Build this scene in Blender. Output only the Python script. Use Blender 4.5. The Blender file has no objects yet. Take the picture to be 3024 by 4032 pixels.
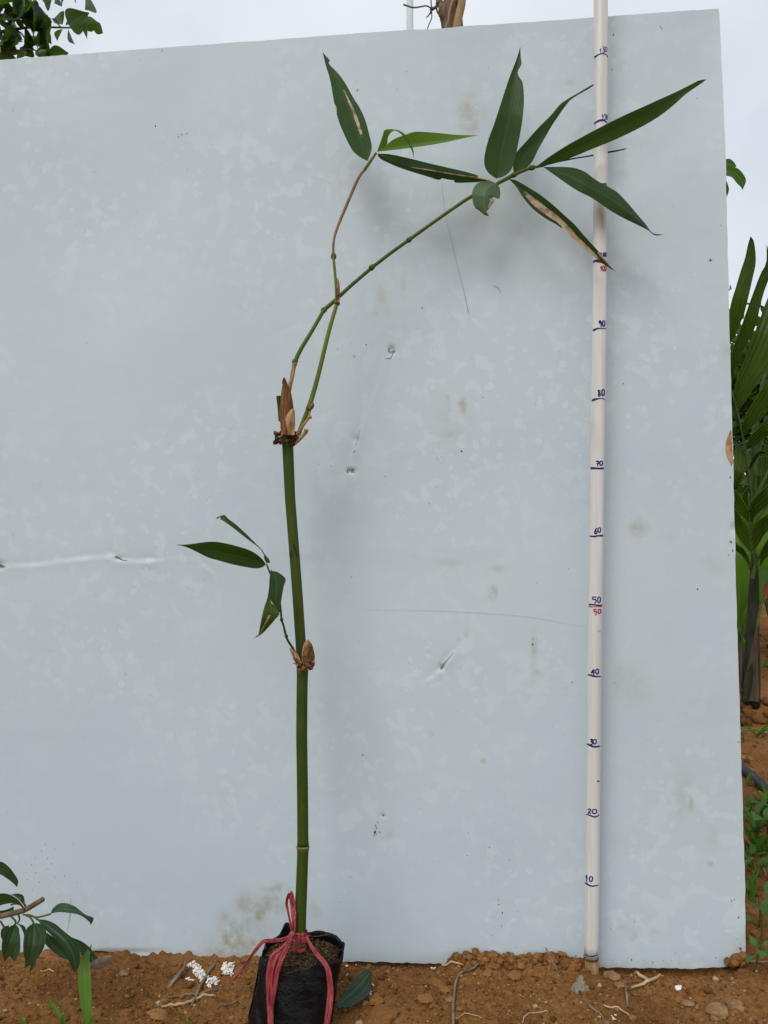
import bpy, bmesh, math, random
import numpy as np
from mathutils import Vector, Matrix
from mathutils.bvhtree import BVHTree

random.seed(7); RNG = np.random.RandomState(11)
S = bpy.context.scene
C = S.collection

# ------------------------------------------------------------------ camera, sky, sun, exposure
CAMZ, F, CX, CY = 0.655, 3028.0, 1512.0, 2016.0        # photograph pixels (3024 x 4032)
cam = bpy.data.cameras.new("camera"); cam.sensor_fit = 'VERTICAL'; cam.sensor_height = 24.0
cam.lens = 24.0 * F / 4032.0; cam.clip_start = 0.01; cam.clip_end = 2000
camo = bpy.data.objects.new("camera", cam); C.objects.link(camo)
camo.location = (0, 0, CAMZ); camo.rotation_euler = (math.radians(90), 0, 0); S.camera = camo

SUN_EL, SUN_AZ = math.radians(52), math.radians(-32)    # azimuth measured from straight behind the camera, to the left
sun_dir = Vector((math.sin(SUN_AZ) * math.cos(SUN_EL), -math.cos(SUN_AZ) * math.cos(SUN_EL), math.sin(SUN_EL)))
w = bpy.data.worlds.new("World"); S.world = w; w.use_nodes = True
nt = w.node_tree; nt.nodes.clear()
wo = nt.nodes.new('ShaderNodeOutputWorld'); bg = nt.nodes.new('ShaderNodeBackground')
sky = nt.nodes.new('ShaderNodeTexSky'); sky.sky_type = 'NISHITA'; sky.sun_disc = False
sky.sun_elevation = SUN_EL; sky.sun_rotation = math.atan2(sun_dir.x, sun_dir.y); sky.dust_density = 3.0
tc = nt.nodes.new('ShaderNodeTexCoord'); no = nt.nodes.new('ShaderNodeTexNoise')
no.inputs['Scale'].default_value = 3.0; no.inputs['Detail'].default_value = 5; no.inputs['Roughness'].default_value = 0.5
cr = nt.nodes.new('ShaderNodeValToRGB')                 # a closed, softly mottled cloud deck
cr.color_ramp.elements[0].position = 0.3; cr.color_ramp.elements[0].color = (6.1, 6.7, 7.5, 1)
cr.color_ramp.elements[1].position = 0.72; cr.color_ramp.elements[1].color = (8.5, 8.9, 9.4, 1)
mx = nt.nodes.new('ShaderNodeMixRGB'); mx.inputs['Fac'].default_value = 0.94
nt.links.new(tc.outputs['Generated'], no.inputs['Vector']); nt.links.new(no.outputs['Fac'], cr.inputs['Fac'])
nt.links.new(sky.outputs[0], mx.inputs['Color1']); nt.links.new(cr.outputs['Color'], mx.inputs['Color2'])
nt.links.new(mx.outputs[0], bg.inputs['Color']); bg.inputs['Strength'].default_value = 0.1
nt.links.new(bg.outputs[0], wo.inputs['Surface'])
sl = bpy.data.lights.new("sun", 'SUN'); sl.energy = 1.45; sl.angle = math.radians(26); sl.color = (1, 0.965, 0.91)
so = bpy.data.objects.new("sun", sl); C.objects.link(so)
so.rotation_euler = (-sun_dir).to_track_quat('-Z', 'Y').to_euler(); so.location = (-2, -3, 5)
vs = S.view_settings; vs.view_transform = 'Standard'; vs.look = 'None'; vs.gamma = 1; vs.exposure = 0.1
vs.use_curve_mapping = False

# ------------------------------------------------------------------ helpers
ZM = dict(a=(0, 0, 1.659), b=(1200, 100, 1.8433), c=(1800, 100, 1.5082), d=(1000, 1000, 2.37), e=(650, 1950, 2.212),
          f=(850, 3350, 2.37), g=(0, 3300, 1.659), j=(1300, 3500, 1.8433), k=(2124, 3500, 1.8433), s=(1400, 0, 2.5523),
          h=(1300, 2200, 1.659), i=(0, 1900, 1.659), v=(1300, 1300, 2.0737),
          r1=(2724, 600, 2.7667), r2=(2724, 1300, 2.7667), r3=(2724, 2000, 2.7667), r4=(2724, 2700, 2.7667), r5=(2724, 3300, 3.0217),
          p=(2250, 0, 3.16), q1=(2250, 900, 4.424), q2=(2250, 1400, 4.424), q3=(2250, 1950, 4.424), q4=(2250, 2450, 4.424),
          q5=(2250, 2950, 2.4578), o=(0, 0, 1))
def px(z, pts):
    ox, oy, s = ZM[z]; a = np.array(pts, float)
    a = a.copy(); a[:, 0] = ox + a[:, 0] / s; a[:, 1] = oy + a[:, 1] / s
    return a
def ray(x, y): return np.array([(x - CX) / F, 1.0, -(y - CY) / F])
def P(x, y, Y): return np.array([(x - CX) / F * Y, Y, CAMZ - (y - CY) / F * Y])
def GP(x, y, z=0.0): return P(x, y, (CAMZ - z) * F / (y - CY))
BA, BB, BC = 1.1385, -0.05, 0.03                        # board plane: Y = BA + BB X + BC Z
def board_Y(x, y):
    dx, dz = (x - CX) / F, -(y - CY) / F
    return (BA + BC * CAMZ) / (1 - BB * dx - BC * dz)

_T = np.random.RandomState(3).rand(256, 256)
def vn(x, y):
    x = np.asarray(x, float); y = np.asarray(y, float)
    xi = np.floor(x).astype(int); yi = np.floor(y).astype(int); fx = x - xi; fy = y - yi
    fx = fx * fx * (3 - 2 * fx); fy = fy * fy * (3 - 2 * fy)
    g = lambda i, j: _T[(xi + i) % 256, (yi + j) % 256]
    return (g(0, 0) * (1 - fx) + g(1, 0) * fx) * (1 - fy) + (g(0, 1) * (1 - fx) + g(1, 1) * fx) * fy
def fbm(x, y, o=4):
    r = 0; a = 0.5
    for k in range(o): r = r + a * vn(x * 2**k + 17.3 * k, y * 2**k + 9.1 * k); a *= 0.5
    return r / (1 - 0.5**o)
def sst(a, b, x):
    t = np.clip((np.asarray(x, float) - a) / (b - a), 0, 1); return t * t * (3 - 2 * t)

ORG = {}
def tag(o, label, cat, group=None, kind=None):
    if label: o['label'] = label
    if cat: o['category'] = cat
    if group: o['group'] = group
    if kind: o['kind'] = kind
    return o
def thing(name, loc, label, cat, group=None):
    o = bpy.data.objects.new(name, None); o.empty_display_size = 0.02; C.objects.link(o)
    o.location = tuple(float(v) for v in loc); ORG[o] = np.array(loc, float)
    return tag(o, label, cat, group)
def obj(name, verts, faces, mat, parent=None, loc=None, smooth=True, attrs=None, uv=None):
    """verts are world coordinates"""
    v = np.asarray(verts, float).reshape(-1, 3)
    org = ORG[parent] if parent is not None else (np.array(loc, float) if loc is not None else np.zeros(3))
    me = bpy.data.meshes.new(name); me.from_pydata((v - org).tolist(), [], faces if isinstance(faces, list) else faces.tolist())
    if smooth: me.polygons.foreach_set('use_smooth', [True] * len(me.polygons))
    if attrs:
        for k, val in attrs.items():
            val = np.asarray(val, np.float32)
            if val.ndim == 2:
                a = me.attributes.new(k, 'FLOAT_COLOR', 'POINT'); a.data.foreach_set('color', val.ravel())
            else:
                a = me.attributes.new(k, 'FLOAT', 'POINT'); a.data.foreach_set('value', val.ravel())
    me.materials.append(mat); me.update()
    o = bpy.data.objects.new(name, me); C.objects.link(o)
    if parent is not None: o.parent = parent; ORG[o] = org
    elif loc is not None: o.location = tuple(float(q) for q in loc); ORG[o] = org
    else: ORG[o] = org
    return o
def crom(pts, n):
    p = np.asarray(pts, float)
    if len(p) == 2:
        t = np.linspace(0, 1, n)[:, None]; return p[0] * (1 - t) + p[1] * t
    q = np.vstack([2 * p[0] - p[1], p, 2 * p[-1] - p[-2]]); out = []
    for i in range(1, len(q) - 2):
        for t in np.linspace(0, 1, 12, endpoint=False):
            a, b, c, d = q[i-1], q[i], q[i+1], q[i+2]
            out.append(0.5 * (2*b + (c-a)*t + (2*a-5*b+4*c-d)*t*t + (3*b-a-3*c+d)*t**3))
    out.append(p[-1]); out = np.array(out)
    L = np.r_[0, np.cumsum(np.linalg.norm(np.diff(out[:, :3], axis=0), axis=1))]
    u = np.linspace(0, L[-1], n)
    return np.stack([np.interp(u, L, out[:, k]) for k in range(out.shape[1])], 1)
def tube(pts, rad, n=10, cap=True):
    p = np.asarray(pts, float); m = len(p); rad = np.broadcast_to(np.asarray(rad, float), (m,))
    T = np.gradient(p, axis=0); T /= np.linalg.norm(T, axis=1)[:, None] + 1e-12
    ref = np.array([0, 1, 0.]) if abs(T[0][1]) < 0.9 else np.array([1., 0, 0])
    V = []; a = ref - T[0] * T[0].dot(ref); a /= np.linalg.norm(a)
    for i in range(m):
        a = a - T[i] * T[i].dot(a); a /= np.linalg.norm(a) + 1e-12; b = np.cross(T[i], a)
        for k in range(n):
            th = 2 * math.pi * k / n; V.append(p[i] + rad[i] * (math.cos(th) * a + math.sin(th) * b))
    Fc = [[i*n+k, i*n+(k+1) % n, (i+1)*n+(k+1) % n, (i+1)*n+k] for i in range(m-1) for k in range(n)]
    if cap: Fc += [list(range(n))[::-1], [(m-1)*n+k for k in range(n)]]
    return np.array(V), Fc
class MB:
    def __init__(s): s.v = []; s.f = []; s.a = []; s.n = 0
    def add(s, v, f, a=None):
        v = np.asarray(v, float); s.v.append(v); s.f += [[q + s.n for q in r] for r in f]
        s.a.append(np.full(len(v), 0.5 if a is None else a)); s.n += len(v)
    def build(s, name, mat, parent=None, loc=None, smooth=True):
        return obj(name, np.vstack(s.v), s.f, mat, parent, loc, smooth, attrs={'tone': np.concatenate(s.a)})
def ico(sub):
    bm = bmesh.new(); bmesh.ops.create_icosphere(bm, subdivisions=sub, radius=1.0)
    v = np.array([x.co[:] for x in bm.verts]); f = [[q.index for q in x.verts] for x in bm.faces]; bm.free(); return v, f
ICO1, ICO2, ICO3 = ico(1), ico(2), ico(3)
def rock(c, r, ic=ICO2, sq=(1, 1, .75), rough=.32):
    v, f = ic; o = RNG.rand(3) * 50
    d = 1 + rough * (2 * vn(v[:, 0]*1.6 + v[:, 2]*1.1 + o[0], v[:, 1]*1.6 - v[:, 2]*.9 + o[1]) - 1) + rough * .7 * (RNG.rand(len(v)) - .5)
    a = RNG.rand() * 6.28; R = np.array([[math.cos(a), -math.sin(a), 0], [math.sin(a), math.cos(a), 0], [0, 0, 1]])
    s = np.array(sq) * (0.8 + .4 * RNG.rand(3))
    return (v * d[:, None] * s * r) @ R.T + np.asarray(c, float), f

# ------------------------------------------------------------------ materials (all procedural)
def newmat(name):
    m = bpy.data.materials.new(name); m.use_nodes = True; n = m.node_tree
    return m, n, n.nodes['Principled BSDF'], n.nodes['Material Output']
def nd(n, t, **k):
    x = n.nodes.new(t)
    for a, b in k.items():
        if a.startswith('_'): setattr(x, a[1:], b)
        else: x.inputs[a.replace('0', ' ') if a.replace('0', ' ') in x.inputs else a].default_value = b
    return x
def L(n, a, b): n.links.new(a, b)
def noise(n, scale, detail=3, rough=.5, vec=None, sc=None):
    t = nd(n, 'ShaderNodeTexNoise'); t.inputs['Scale'].default_value = scale; t.inputs['Detail'].default_value = detail
    t.inputs['Roughness'].default_value = rough
    c = nd(n, 'ShaderNodeTexCoord'); src = vec or c.outputs['Object']
    if sc:
        mp = nd(n, 'ShaderNodeMapping'); mp.inputs['Scale'].default_value = sc; L(n, src, mp.inputs['Vector']); src = mp.outputs[0]
    L(n, src, t.inputs['Vector']); return t.outputs['Fac']
def ramp(n, fac, stops):
    r = nd(n, 'ShaderNodeValToRGB'); e = r.color_ramp.elements
    while len(e) < len(stops): e.new(0.5)
    for q, (p_, c_) in zip(e, stops): q.position = p_; q.color = (*c_, 1) if len(c_) == 3 else c_
    L(n, fac, r.inputs['Fac']); return r.outputs['Color']
def mixc(n, fac, a, b, mode='MIX'):
    m = nd(n, 'ShaderNodeMixRGB'); m.blend_type = mode
    for s, v in ((0, fac), (1, a), (2, b)):
        if hasattr(v, 'is_output'): L(n, v, m.inputs[s])
        elif s == 0: m.inputs[0].default_value = v
        else: m.inputs[s].default_value = (*v, 1)
    return m.outputs[0]
def math_(n, op, a, b=0.0, clamp=False):
    m = nd(n, 'ShaderNodeMath'); m.operation = op; m.use_clamp = clamp
    for s, v in ((0, a), (1, b)):
        if hasattr(v, 'is_output'): L(n, v, m.inputs[s])
        else: m.inputs[s].default_value = v
    return m.outputs[0]
def bump(n, b, h, strength=.3, dist=.001):
    x = nd(n, 'ShaderNodeBump'); x.inputs['Strength'].default_value = strength; x.inputs['Distance'].default_value = dist
    L(n, h, x.inputs['Height']); L(n, x.outputs[0], b.inputs['Normal'])
def attr(n, name, out='Fac'):
    x = nd(n, 'ShaderNodeAttribute'); x.attribute_name = name; return x.outputs[out]

def plain(name, c1, c2, scale=30, rough=.7, sc=None, spec=.3, bs=0, bd=.001, detail=4, lo=.3, hi=.7):
    m, n, b, o = newmat(name); f = noise(n, scale, detail, .55, sc=sc)
    L(n, ramp(n, f, [(lo, c1), (hi, c2)]), b.inputs['Base Color']); b.inputs['Roughness'].default_value = rough
    b.inputs['Specular IOR Level'].default_value = spec
    if bs: bump(n, b, f, bs, bd)
    return m
def leafmat(name, c1, c2, rib, trans, tf=.3, rough=.42, dry1=(.62, .50, .35), dry2=(.24, .12, .05), spec=.35, vein=60.0, nscale=35):
    m, n, b, o = newmat(name)
    col = attr(n, 'leaf', 'Color'); sp = nd(n, 'ShaderNodeSeparateColor'); L(n, col, sp.inputs[0])
    oi = nd(n, 'ShaderNodeObjectInfo'); al = attr(n, 'leaf', 'Alpha'); cb = nd(n, 'ShaderNodeCombineXYZ')
    L(n, math_(n, 'MULTIPLY', al, 7.0), cb.inputs[0]); L(n, math_(n, 'MULTIPLY', sp.outputs[2], 4.5), cb.inputs[1]); L(n, math_(n, 'MULTIPLY', oi.outputs['Random'], 50.0), cb.inputs[2])
    f = math_(n, 'ADD', math_(n, 'MULTIPLY', noise(n, nscale, 4, .6), .45), math_(n, 'MULTIPLY', noise(n, 1.6, 4, .65, vec=cb.outputs[0]), .55))
    f = math_(n, 'ADD', math_(n, 'MULTIPLY', f, .8), math_(n, 'MULTIPLY', oi.outputs['Random'], .25))
    c = ramp(n, f, [(.40, c1), (.70, c2)])
    ve = math_(n, 'SINE', math_(n, 'MULTIPLY', sp.outputs[1], vein))         # fine parallel veins
    c = mixc(n, math_(n, 'MULTIPLY', math_(n, 'ADD', ve, 1), .11), c, tuple(2.0 * q for q in c2))
    rb = nd(n, 'ShaderNodeMapRange'); rb.inputs[1].default_value = .035; rb.inputs[2].default_value = .09
    rb.inputs[3].default_value = .6; rb.inputs[4].default_value = 0; L(n, sp.outputs[1], rb.inputs[0])
    c = mixc(n, rb.outputs[0], c, rib)
    dn = noise(n, 120, 3, .6)
    dr = nd(n, 'ShaderNodeMapRange'); dr.inputs[1].default_value = .42; dr.inputs[2].default_value = .58
    L(n, math_(n, 'ADD', sp.outputs[0], math_(n, 'MULTIPLY', math_(n, 'SUBTRACT', dn, .5), .8)), dr.inputs[0])
    dc = ramp(n, noise(n, 60, 4, .6), [(.35, dry2), (.55, dry1)])
    c = mixc(n, dr.outputs[0], c, dc)
    L(n, c, b.inputs['Base Color']); b.inputs['Roughness'].default_value = rough; b.inputs['Specular IOR Level'].default_value = spec
    tr = nd(n, 'ShaderNodeBsdfTranslucent'); L(n, mixc(n, dr.outputs[0], trans, dry1), tr.inputs['Color'])
    ms = nd(n, 'ShaderNodeMixShader'); ms.inputs[0].default_value = tf
    L(n, b.outputs[0], ms.inputs[1]); L(n, tr.outputs[0], ms.inputs[2]); L(n, ms.outputs[0], o.inputs[0])
    bump(n, b, ve, .25, .0008)
    return m

M = {}
M['bamboo_leaf'] = leafmat('bamboo_leaf', (.0065, .023, .0045), (.028, .062, .0115), (.055, .095, .024), (.085, .18, .012), .24, .40, spec=.26)
M['bamboo_leaf_pale'] = leafmat('bamboo_leaf_pale', (.040, .088, .014), (.065, .125, .018), (.13, .21, .045), (.14, .27, .016), .38)
M['leather_leaf'] = leafmat('leather_leaf', (.015, .038, .018), (.034, .072, .031), (.085, .14, .06), (.10, .20, .03), .18, .38, vein=14)
M['grass'] = leafmat('grass', (.070, .165, .022), (.115, .230, .035), (.17, .30, .07), (.18, .36, .03), .35, .5, vein=40)
M['weed'] = leafmat('weed', (.035, .095, .020), (.075, .155, .036), (.12, .20, .07), (.15, .32, .03), .3, .5, vein=12)
M['tree_leaf'] = leafmat('tree_leaf', (.020, .050, .014), (.045, .095, .020), (.09, .16, .04), (.12, .25, .02), .34, .45, vein=10)
M['palm_leaf'] = leafmat('palm_leaf', (.022, .050, .005), (.066, .115, .012), (.11, .16, .02), (.16, .28, .012), .36, .42, vein=22)
M['broad_leaf'] = leafmat('broad_leaf', (.050, .125, .014), (.090, .190, .022), (.13, .23, .04), (.20, .40, .03), .35, .5, vein=50)
M['sheath'] = plain('sheath', (.075, .028, .011), (.30, .145, .062), 330, .8, (1, 1, .10), .12, .8, .002, 5)
M['sheath_pale'] = plain('sheath_pale', (.20, .105, .042), (.50, .33, .175), 330, .8, (1, 1, .12), .12, .7, .002, 5)
M['scurf'] = plain('scurf', (.035, .018, .009), (.20, .10, .045), 180, .9, None, .1, .6, .002, 5)
M['twig'] = plain('twig', (.16, .10, .06), (.36, .23, .13), 60, .75, None, .2, .4, .001)
M['dry_stick'] = plain('dry_stick', (.10, .075, .055), (.28, .21, .14), 60, .85, (1, 1, 1), .15, .4, .001)
M['straw'] = plain('straw', (.30, .20, .10), (.55, .42, .25), 70, .8, None, .2)
def culm_mat(name, c1, c2, c3):
    m, n, b, o = newmat(name)
    f = noise(n, 55, 4, .6, sc=(6, 6, .28)); g = noise(n, 7, 3, .5); c = ramp(n, f, [(.3, c1), (.7, c2)])
    c = mixc(n, math_(n, 'MULTIPLY', ramp(n, g, [(.40, (0, 0, 0)), (.7, (1, 1, 1))]), .6), c, c3)
    sp = ramp(n, noise(n, 420, 2, .5), [(.70, (0, 0, 0)), (.76, (1, 1, 1))]); c = mixc(n, math_(n, 'MULTIPLY', sp, .30), c, (.20, .23, .13))
    L(n, c, b.inputs['Base Color']); b.inputs['Roughness'].default_value = .48; b.inputs['Specular IOR Level'].default_value = .16
    bump(n, b, f, .15, .0006); return m
M['culm'] = culm_mat('culm', (.026, .052, .0055), (.046, .074, .007), (.070, .086, .009))
M['branch'] = culm_mat('branch', (.044, .078, .010), (.078, .115, .014), (.11, .135, .018))
M['branch_yellow'] = culm_mat('branch_yellow', (.075, .110, .014), (.125, .165, .020), (.20, .21, .03))
M['node'] = plain('node', (.10, .085, .040), (.26, .20, .11), 220, .7)
M['scar'] = plain('scar', (.008, .008, .005), (.025, .02, .012), 200, .8)

# board: smooth printed face with dried drops, faint smears and tan water stains
m, n, b, o = newmat('board'); M['board'] = m
base = ramp(n, noise(n, 2.2, 4, .6), [(.3, (.525, .618, .668)), (.7, (.588, .676, .716))])
bl = ramp(n, noise(n, 42, 3, .5), [(.55, (0, 0, 0)), (.60, (1, 1, 1))])
area = ramp(n, noise(n, 3.0, 3, .5), [(.38, (.12, .12, .12)), (.58, (1, 1, 1))])
vo = nd(n, 'ShaderNodeTexVoronoi'); vo.inputs['Scale'].default_value = 52; tcx = nd(n, 'ShaderNodeTexCoord')
wv = mixc(n, .022, tcx.outputs['Object'], (0, 0, 0)); nz = nd(n, 'ShaderNodeTexNoise'); nz.inputs['Scale'].default_value = 30
L(n, tcx.outputs['Object'], nz.inputs['Vector']); wv = mixc(n, .028, tcx.outputs['Object'], nz.outputs['Color'], 'ADD')
L(n, wv, vo.inputs['Vector'])
sz = math_(n, 'MULTIPLY', nd(n, 'ShaderNodeSeparateColor').outputs[0], 1.0)
sc_ = nd(n, 'ShaderNodeSeparateColor'); L(n, vo.outputs['Color'], sc_.inputs[0])
thr = math_(n, 'MULTIPLY', sc_.outputs[0], .42)
drop = math_(n, 'MULTIPLY', math_(n, 'SUBTRACT', thr, vo.outputs['Distance']), 9.0, True)
ringd = math_(n, 'ABSOLUTE', math_(n, 'SUBTRACT', thr, vo.outputs['Distance']))
ring = math_(n, 'MULTIPLY', math_(n, 'LESS_THAN', ringd, .016), math_(n, 'GREATER_THAN', sc_.outputs[1], .72))
blob = math_(n, 'MULTIPLY', math_(n, 'MAXIMUM', math_(n, 'MULTIPLY', drop, math_(n, 'GREATER_THAN', sc_.outputs[2], .35)), math_(n, 'MULTIPLY', bl, .8)), area)
base = mixc(n, math_(n, 'MULTIPLY', blob, .36), base, (.715, .80, .835))
base = mixc(n, math_(n, 'MULTIPLY', math_(n, 'MULTIPLY', ring, area), .22), base, (.33, .37, .375))
base = mixc(n, math_(n, 'MULTIPLY', ramp(n, noise(n, 9, 5, .7, sc=(.25, 1, 1.6)), [(.55, (0, 0, 0)), (.72, (1, 1, 1))]), .10), base, (.36, .40, .41))
st = attr(n, 'stain'); sn = ramp(n, noise(n, 48, 5, .65), [(.36, (.05, .05, .05)), (.62, (1, 1, 1))])
base = mixc(n, math_(n, 'MULTIPLY', st, sn, True), base, (.37, .34, .235))
sm = attr(n, 'dark_spots'); base = mixc(n, sm, base, (.20, .19, .17))
L(n, base, b.inputs['Base Color']); b.inputs['Roughness'].default_value = .46; b.inputs['Specular IOR Level'].default_value = .28
bump(n, b, noise(n, 14, 3, .5), .10, .004)
M['scratch'] = plain('scratch', (.22, .24, .25), (.36, .40, .41), 40, .7)
M['board_core'] = plain('board_core', (.60, .55, .46), (.78, .76, .70), 120, .9)
M['torn'] = plain('torn', (.09, .07, .055), (.34, .29, .24), 260, .9, None, .1, .5, .002)

m, n, b, o = newmat('pvc'); M['pvc'] = m
f = noise(n, 30, 4, .6, sc=(5, 5, .12)); c = ramp(n, f, [(.3, (.61, .605, .565)), (.6, (.73, .73, .70))])
g = ramp(n, noise(n, 9, 5, .7, sc=(1, 1, .5)), [(.56, (0, 0, 0)), (.74, (1, 1, 1))]); c = mixc(n, math_(n, 'MULTIPLY', g, .35), c, (.42, .36, .28))
sp = ramp(n, noise(n, 300, 2, .5, sc=(1, 1, .35)), [(.72, (0, 0, 0)), (.78, (1, 1, 1))]); c = mixc(n, math_(n, 'MULTIPLY', sp, .4), c, (.22, .18, .13))
L(n, c, b.inputs['Base Color']); b.inputs['Roughness'].default_value = .32; b.inputs['Specular IOR Level'].default_value = .5
M['ink_blue'] = plain('ink_blue', (.008, .007, .11), (.022, .018, .22), 260, .45)
M['ink_pink'] = plain('ink_pink', (.34, .012, .085), (.46, .030, .14), 260, .45)

m, n, b, o = newmat('soil'); M['soil'] = m
tn = noise(n, 5, 6, .65); fn = noise(n, 190, 5, .7); c = ramp(n, tn, [(.30, (.150, .062, .020)), (.5, (.270, .122, .038)), (.72, (.370, .185, .070))])
c = mixc(n, .55, c, ramp(n, fn, [(.34, (.32, .32, .32)), (.60, (1.2, 1.2, 1.2))]), 'MULTIPLY')
c = mixc(n, math_(n, 'MULTIPLY', ramp(n, noise(n, 22, 4, .6), [(.60, (0, 0, 0)), (.75, (1, 1, 1))]), .5), c, (.33, .21, .09))
L(n, c, b.inputs['Base Color']); b.inputs['Roughness'].default_value = .93; b.inputs['Specular IOR Level'].default_value = .12
bump(n, b, fn, 1.0, .006)
m, n, b, o = newmat('clod'); M['clod'] = m
c = ramp(n, attr(n, 'tone'), [(0, (.105, .042, .014)), (.45, (.225, .100, .032)), (.82, (.290, .145, .056)), (.95, (.33, .21, .10)), (1, (.42, .32, .20))])
fn = noise(n, 260, 4, .65); c = mixc(n, .5, c, ramp(n, fn, [(.3, (.45, .45, .45)), (.65, (1.1, 1.1, 1.1))]), 'MULTIPLY')
L(n, c, b.inputs['Base Color']); b.inputs['Roughness'].default_value = .93; b.inputs['Specular IOR Level'].default_value = .1; bump(n, b, fn, .6, .002)
M['stone'] = plain('stone', (.17, .085, .032), (.33, .20, .10), 90, .85, None, .2, .4, .002)
M['stone_grey'] = plain('stone_grey', (.16, .13, .09), (.32, .27, .19), 90, .85, None, .2, .4, .002)
M['chip'] = plain('chip', (.72, .66, .56), (.86, .84, .80), 300, .8)
M['peat'] = plain('peat', (.010, .006, .004), (.042, .024, .011), 160, .95, None, .1, .8, .004, 5)
M['root'] = plain('root', (.035, .022, .008), (.17, .125, .045), 120, .8)
m, n, b, o = newmat('black_film'); M['black_film'] = m
f = noise(n, 34, 5, .62); dust = ramp(n, noise(n, 16, 6, .72), [(.52, (0, 0, 0)), (.74, (1, 1, 1))])
c = mixc(n, math_(n, 'MULTIPLY', dust, .20), (.0030, .0033, .0042), (.060, .052, .044)); L(n, c, b.inputs['Base Color'])
b.inputs['Roughness'].default_value = .36; b.inputs['Specular IOR Level'].default_value = .22; bump(n, b, f, .8, .006)
m, n, b, o = newmat('raffia'); M['raffia'] = m
f = noise(n, 60, 5, .65, sc=(3, 3, .35)); L(n, ramp(n, f, [(.32, (.25, .016, .024)), (.68, (.56, .125, .13))]), b.inputs['Base Color'])
b.inputs['Roughness'].default_value = .33; b.inputs['Specular IOR Level'].default_value = .4; bump(n, b, f, .5, .0015)
tr = nd(n, 'ShaderNodeBsdfTranslucent'); tr.inputs['Color'].default_value = (.55, .05, .06, 1); ms = nd(n, 'ShaderNodeMixShader'); ms.inputs[0].default_value = .25
L(n, b.outputs[0], ms.inputs[1]); L(n, tr.outputs[0], ms.inputs[2]); L(n, ms.outputs[0], o.inputs[0])
M['bark'] = plain('bark', (.085, .060, .040), (.23, .165, .105), 30, .9, (2, 2, .4), .15, .7, .006, 6)
M['bark_light'] = plain('bark_light', (.26, .17, .09), (.42, .29, .17), 40, .85, (2, 2, .4), .15, .5, .004, 5)
M['metal'] = plain('metal', (.42, .50, .50), (.62, .68, .68), 8, .4, (1, 1, .3), .5)
M['hose'] = plain('hose', (.010, .012, .016), (.030, .033, .040), 60, .5, None, .4)
M['palm_stem'] = plain('palm_stem', (.010, .015, .009), (.045, .050, .028), 24, .7, (3, 3, .5), .2, .3, .003, 5)
M['palm_rib'] = plain('palm_rib', (.05, .09, .02), (.09, .14, .035), 30, .55, (3, 3, .3))

# ------------------------------------------------------------------ the ground
def terrain(x, y, fine=True):
    x = np.asarray(x, float); y = np.asarray(y, float)
    near = 1 - sst(3.5, 9, np.hypot(x, y))
    h = .010 * (fbm(x * 5, y * 5, 3) - .5) * near + .25 * (fbm(x * .25 + 4, y * .25, 3) - .5) * sst(6, 16, np.hypot(x, y))
    h = h + near * (.010 * (fbm(x * 28, y * 28, 3) - .5))
    if fine: h = h + near * (.0095 * np.abs(2 * fbm(x * 75, y * 75, 3) - 1) - .0024 + .0042 * (vn(x * 210, y * 210) - .5))
    yb = BA + BB * x                                    # hollows below the lower edge of the board
    dip = np.exp(-((y - yb) / .022)**2)
    h = h - .024 * dip * (sst(-.075, -.05, x) * (1 - sst(.07, .11, x)) + sst(.28, .33, x) * (1 - sst(.47, .53, x)))
    h = h - .008 * np.exp(-((y - yb + .004) / .02)**2) * (1 - sst(-.12, -.06, x))
    h = h + .008 * np.exp(-((y - yb + .012) / .02)**2) * sst(.08, .13, x) * (1 - sst(.25, .30, x))
    h = h + .045 * sst(2.40, 2.47, y + .05 * (fbm(x * 6, y * 2, 2) - .5)) * near
    h = h * (1 - .85 * np.exp(-(((x + .115) / .09)**2 + ((y - .985) / .08)**2)**2))      # level where the bag stands
    return h
def axis(dense, out):
    lo, hi, st = dense; a = list(np.arange(lo, hi, st)); x = hi; s = st
    while x < out[1]: a.append(x); s = min(s * 1.13, 30); x += s
    x = lo; s = st; bck = []
    while x > out[0]: s = min(s * 1.13, 30); x -= s; bck.append(x)
    return np.array(bck[::-1] + a)
xs = axis((-.70, 1.0, .0034), (-400, 400))
ys = np.r_[axis((.88, 1.22, .003), (-60, 1.25)), np.arange(1.25, 2.7, .008)]
s = .009; t_ = 2.7; far = []
while t_ < 700: far.append(t_); s = min(s * 1.12, 30); t_ += s
ys = np.unique(np.r_[ys[ys < 1.25], np.arange(1.25, 2.7, .008), far])
X, Y = np.meshgrid(xs, ys); Zg = terrain(X, Y)
nx, ny = len(xs), len(ys); idx = np.arange(nx * ny).reshape(ny, nx)
fc = np.stack([idx[:-1, :-1], idx[:-1, 1:], idx[1:, 1:], idx[1:, :-1]], -1).reshape(-1, 4)
obj('ground', np.stack([X, Y, Zg], -1).reshape(-1, 3), fc, M['soil'])['kind'] = 'structure'
def gz(x, y): return float(terrain(np.array([x]), np.array([y]))[0])
def on_ground(x, y):                                    # photograph pixel -> point on the ground
    z = 0.0
    for _ in range(4): p = GP(x, y, z); z = gz(p[0], p[1])
    return np.array([p[0], p[1], z])

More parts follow.
